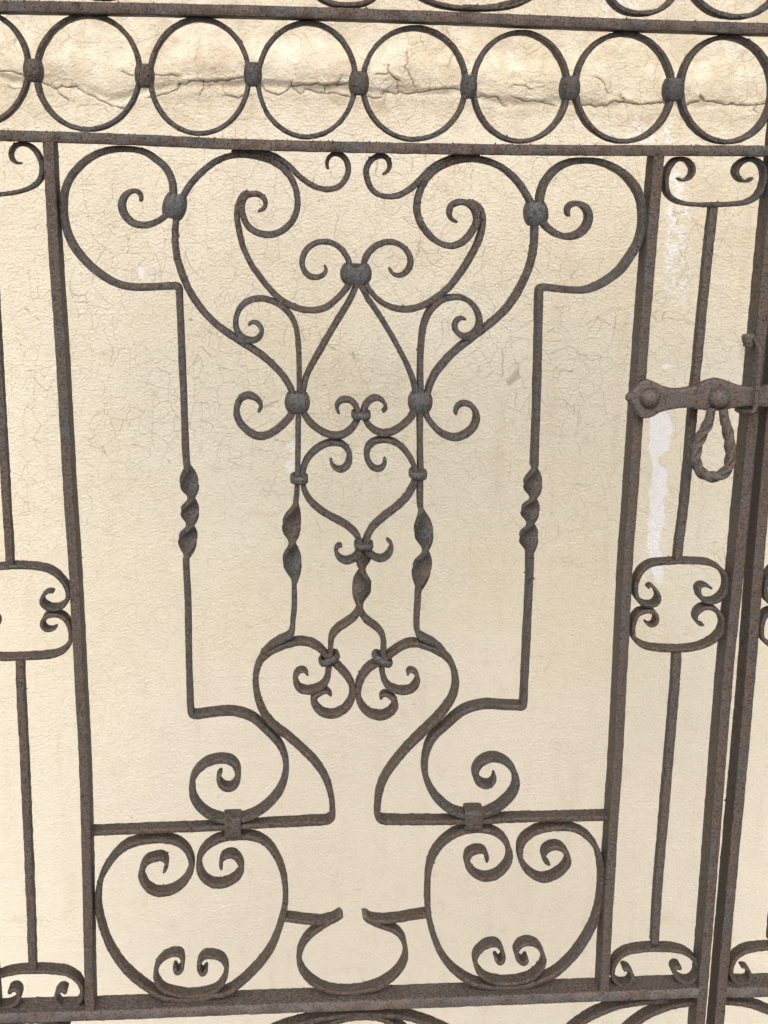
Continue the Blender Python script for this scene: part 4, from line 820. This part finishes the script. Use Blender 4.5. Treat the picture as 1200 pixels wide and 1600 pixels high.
def build_wall():
    zr0 = RIDGE[len(RIDGE) // 2][1]
    zmax = zr0 + 0.21
    xs = np.unique(np.round(np.concatenate([np.arange(-2.6, -0.52, 0.05), np.arange(-0.52, 0.90, 0.0015), np.arange(0.90, 3.0, 0.05)]), 5))
    zs = np.unique(np.round(np.concatenate([np.arange(-0.35, -0.06, 0.03), np.arange(-0.06, 1.02, 0.0028), np.arange(1.02, 1.28, 0.0015), np.arange(1.28, zr0 - 0.09, 0.0028), np.arange(zr0 - 0.09, zmax, 0.0010), np.arange(zmax, 3.2, 0.05)]), 5))
    X, Z = np.meshgrid(xs, zs, indexing='xy')
    nx, nz = len(xs), len(zs)
    x, z = X.ravel(), Z.ravel()
    # warped coordinates give ragged edges to cracks and flakes
    wx = x + (fbm(x, z, 140, 3, 3) - 0.5) * 0.0055
    wz = z + (fbm(x, z, 140, 9, 3) - 0.5) * 0.0055
    rp = np.array(RIDGE)
    zr = np.interp(x, rp[:, 0], rp[:, 1]) + (fbm(x, z * 0, 35, 21, 3) - 0.5) * 0.010
    d = z - zr
    lump = fbm(x, z, 13, 31, 4)
    amt = sstep(0.25, 0.7, fbm(x, z * 0 + 3, 7, 41, 2)) * 0.75 + 0.35
    right = sstep(0.12, 0.35, x)
    h = np.exp(-((d - 0.022) / 0.030) ** 2) * (0.0090 - 0.0012 * right) * amt * (0.6 + 0.9 * lump)
    h = h * sstep(-0.0070, 0.0050, d) + 0.0012 * np.exp(-((d + 0.012) / 0.008) ** 2) * amt
    h += np.exp(-((d - 0.055) / 0.025) ** 2) * (fbm(x, z, 22, 51, 3) - 0.5) * 0.0075
    near = np.exp(-(d / 0.05) ** 2)
    h += near * (fbm(x, z, 50, 61, 3) - 0.5) * 0.0022
    h += (fbm(x, z, 5, 71, 2) - 0.5) * 0.0014 + (fbm(x, z, 26, 81, 3) - 0.5) * 0.0010
    crack = np.zeros(x.shape)
    for table, deep in ((CRACKS, 0.0016), (HAIRLINES, 0.0004)):
        for w, pts in table:
            ax, az = [p[0] for p in pts], [p[1] for p in pts]
            k = np.where((x > min(ax) - 0.01) & (x < max(ax) + 0.01) & (z > min(az) - 0.01) & (z < max(az) + 0.01))[0]
            if not len(k):
                continue
            dd = seg_dist(wx[k], wz[k], pts)
            ww = w * 0.50 * (0.35 + 1.1 * fbm(x[k], z[k], 60, 91, 2))
            mk = 1 - sstep(0.25 * ww, ww + 0.0007, dd)
            if deep < 0.001:
                mk *= 0.5
            crack[k] = np.maximum(crack[k], mk)
            h[k] -= deep * mk
            # lips of lifted paint beside the crack
            h[k] += (0.5 * deep) * np.exp(-((dd - 0.004) / 0.003) ** 2) * (deep > 0.001) * sstep(-0.001, 0.001, wz[k] - np.interp(wx[k], *zip(*sorted(pts))))
    peel = np.zeros(x.shape)
    for wgt, pts in PEELS:
        ax, az = [p[0] for p in pts], [p[1] for p in pts]
        k = np.where((x > min(ax) - 0.02) & (x < max(ax) + 0.02) & (z > min(az) - 0.02) & (z < max(az) + 0.02))[0]
        ins = inside(wx[k], wz[k], pts)
        dd = seg_dist(wx[k], wz[k], pts + pts[:1])
        sd_ = np.where(ins, dd, -dd)
        if wgt < 0.7:                                           # scuffed, only traces of white
            mk = sstep(-0.004, 0.006, sd_) * sstep(0.44, 0.58, fbm(x[k], z[k], 170, 101, 3)) * wgt * 1.9
        else:
            mk = sstep(-0.0008, 0.0008, sd_) * wgt
            h[k] -= 0.0006 * mk
        peel[k] = np.maximum(peel[k], np.clip(mk, 0, 1))
    stain = np.zeros(x.shape)
    for wgt, pts in STAINS:
        ax, az = [p[0] for p in pts], [p[1] for p in pts]
        k = np.where((x > min(ax) - 0.05) & (x < max(ax) + 0.05) & (z > min(az) - 0.05) & (z < max(az) + 0.05))[0]
        ins = inside(wx[k], wz[k], pts)
        dd = seg_dist(wx[k], wz[k], pts + pts[:1])
        mk = sstep(-0.035, 0.03, np.where(ins, dd, -dd)) * wgt * (0.35 + 0.8 * fbm(x[k], z[k], 22, 111, 3))
        stain[k] = np.maximum(stain[k], mk)
    stain = np.maximum(stain, 0.95 * np.exp(-((d - 0.006) / 0.014) ** 2) * fbm(x, z, 30, 121, 3))
    # paler, less yellow patches, more of them towards the bottom
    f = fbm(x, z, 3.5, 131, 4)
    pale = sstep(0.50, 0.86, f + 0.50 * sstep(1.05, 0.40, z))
    craze = np.clip(0.40 + 0.85 * sstep(0.80, 1.30, z + 0.55 * (fbm(x, z, 5, 141, 3) - 0.5)) - 0.25 * pale, 0.1, 1)
    V = np.stack([x, 0.42 - h, z], axis=1)
    i0 = (np.arange(nz - 1)[:, None] * nx + np.arange(nx - 1)[None, :]).ravel()
    quads = np.stack([i0, i0 + 1, i0 + nx + 1, i0 + nx], axis=1)
    me = bpy.data.meshes.new('plaster_wall')
    me.vertices.add(len(V))
    me.vertices.foreach_set('co', V.ravel())
    me.loops.add(quads.size)
    me.loops.foreach_set('vertex_index', quads.ravel())
    me.polygons.add(len(quads))
    me.polygons.foreach_set('loop_start', np.arange(len(quads)) * 4)
    me.polygons.foreach_set('use_smooth', np.ones(len(quads), bool))
    me.update(calc_edges=True)
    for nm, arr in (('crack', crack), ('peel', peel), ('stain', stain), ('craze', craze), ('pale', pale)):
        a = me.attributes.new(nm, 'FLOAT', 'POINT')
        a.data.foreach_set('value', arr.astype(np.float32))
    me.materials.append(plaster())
    o = bpy.data.objects.new('plaster_wall', me)
    col.objects.link(o)
    o['label'] = 'cream painted plaster wall, crazed and cracked, with a white peeled strip'
    o['category'] = 'wall'
    return o

wall = build_wall()

g = link_mesh('ground', [(-4, -6, 0), (5, -6, 0), (5, 0.46, 0), (-4, 0.46, 0)], [(0, 1, 2, 3)], stone(), None, False)
g['kind'] = 'structure'

# ------------------------------------------------------------------ the gate leaves
def build_scroll(spec, root, k):
    t, t0, t1, tw, pts = spec
    c = soften(spline(pts, 0.0012), 0.0021, 0.0012)
    c = resample(c, 0.0016)
    yo = (k % 9 - 4) * 0.00019                                  # no two fronts quite flush
    V, F = sweep(c, t, 0.0200 + ((k * 5) % 7 - 3) * 0.00016, 0.0205 + yo, 0.0008 if tw else 0.0016, (t0, t1), tw, rough=0.00016 if tw else 0.00030, flakes=0.5 if tw else 1.0)
    return part('scroll', V, F, M_RUSTY if np.mean([p[1] for p in pts]) < 0.92 else M_SCROLL, root)

def build_bar(spec, root, k):
    kind, t, b, ym, pts = spec
    c = resample(spline(pts, 0.003), 0.003)
    V, F = sweep(c, t, b, ym, 0.0013, rough=0.00026, flakes=2.2 if kind == 'rail' else 0.4, wob=0.012)
    return part(kind, V, F, M_FRAME_LIT if kind == 'rail' and pts[0][1] < 0.6 else M_FRAME, root)

leaf = thing('iron_gate_leaf', 'large rusty wrought iron gate leaf with scrolls, rings, twisted bars and a drop-handle latch', 'gate',
             (0.15, 0.016, 0.60), 'two leaves of the wrought iron gate')
far = thing('iron_gate_leaf', 'strip of a second iron gate leaf at the right edge, beyond the narrow gap', 'gate',
            (0.62, 0.016, 0.60), 'two leaves of the wrought iron gate')

for k, sp in enumerate(BARS):
    build_bar(sp, leaf, k)
for k, sp in enumerate(SCROLLS):
    build_scroll(sp, leaf, k)
for k, (t, pts) in enumerate(RINGS):
    c = soften(spline(pts, 0.0012, True), 0.003, 0.0012, True)
    c = resample(c, 0.0018, True)
    V, F = sweep(c, t, 0.0195 + (k % 3) * 0.0003, 0.0205 + (k % 2) * 0.0004, 0.0016, closed=True, flakes=0.25)
    part('ring', V, F, M_SCROLL, leaf)
for c in COLLARS:
    V, F = collar(c)
    part('collar', V, F, M_COLLAR if c[5] != 'strap' and c[1] < 1.50 else M_SCROLL, leaf)

# latch: hasp plate with two rivets, a twisted drop handle, and a staple on the meeting stile
V, F = plate(LATCH, -0.011, -0.0015, 0.0014)
latch = part('latch', V, F, M_LATCH, leaf)
def sub(name, V, F, mat):
    o = link_mesh(name, V, F, mat, latch)
    return o
for x, z, r in RIVETS:
    V, F = dome(x, -0.0105, z, r, r * 0.85)
    sub('rivet', V, F, M_LATCH)
pc = soften(spline(PULL, 0.0012), 0.002, 0.0012)
pc = resample(pc, 0.0011)
path = np.stack([pc[:, 0], np.full(len(pc), -0.0185), pc[:, 1]], axis=1)
ends = np.minimum(np.arange(len(pc)), np.arange(len(pc))[::-1]) * 0.0011
def prof(ph, s, L):
    e = min(s, L - s)
    return 0.0058 * (1 + 0.18 * math.cos(4 * ph) * min(1, max(0, (e - 0.012) / 0.01))) * (0.88 + 0.12 * min(1, e / 0.02)) * (1 + rng.normal(0, 0.004))
V, F = tube(path, prof, 24, lambda s, L: -(s / L) * 2 * math.pi * 2.9)
sub('drop_handle', V, F, M_LATCH)
kc = resample(soften(spline(KEEPER, 0.001), 0.0018, 0.001), 0.0014)
ks = np.linspace(0, 1, len(kc))
ky = -0.0225 + 0.032 * (np.clip((0.16 - ks) / 0.16, 0, 1) ** 1.6 + np.clip((ks - 0.90) / 0.10, 0, 1) ** 1.6)
V, F = tube(np.stack([kc[:, 0], ky, kc[:, 1]], axis=1), lambda p, s, L: 0.0029 * (1 + rng.normal(0, 0.012)), 14)
part('latch_staple', V, F, M_LATCH, leaf)
for x0, z0, x1, z1 in LUGS:
    zc_, hh = (z0 + z1) / 2, abs(z0 - z1) / 2
    bar = np.array([(x0 + (x1 - x0) * f, zc_ + 0.0006 * math.sin(9 * f)) for f in np.linspace(0, 1, 9)])
    V, F = sweep(bar, 2 * hh, 0.012, 0.0035, 0.002, rough=0.0004, flakes=0)
    part('staple_lug', V, F, M_LATCH, leaf)

for k, sp in enumerate(BARS_FAR_LEAF):
    build_bar(sp, far, k)
for k, sp in enumerate(SCROLLS_FAR_LEAF):
    build_scroll(sp, far, k)
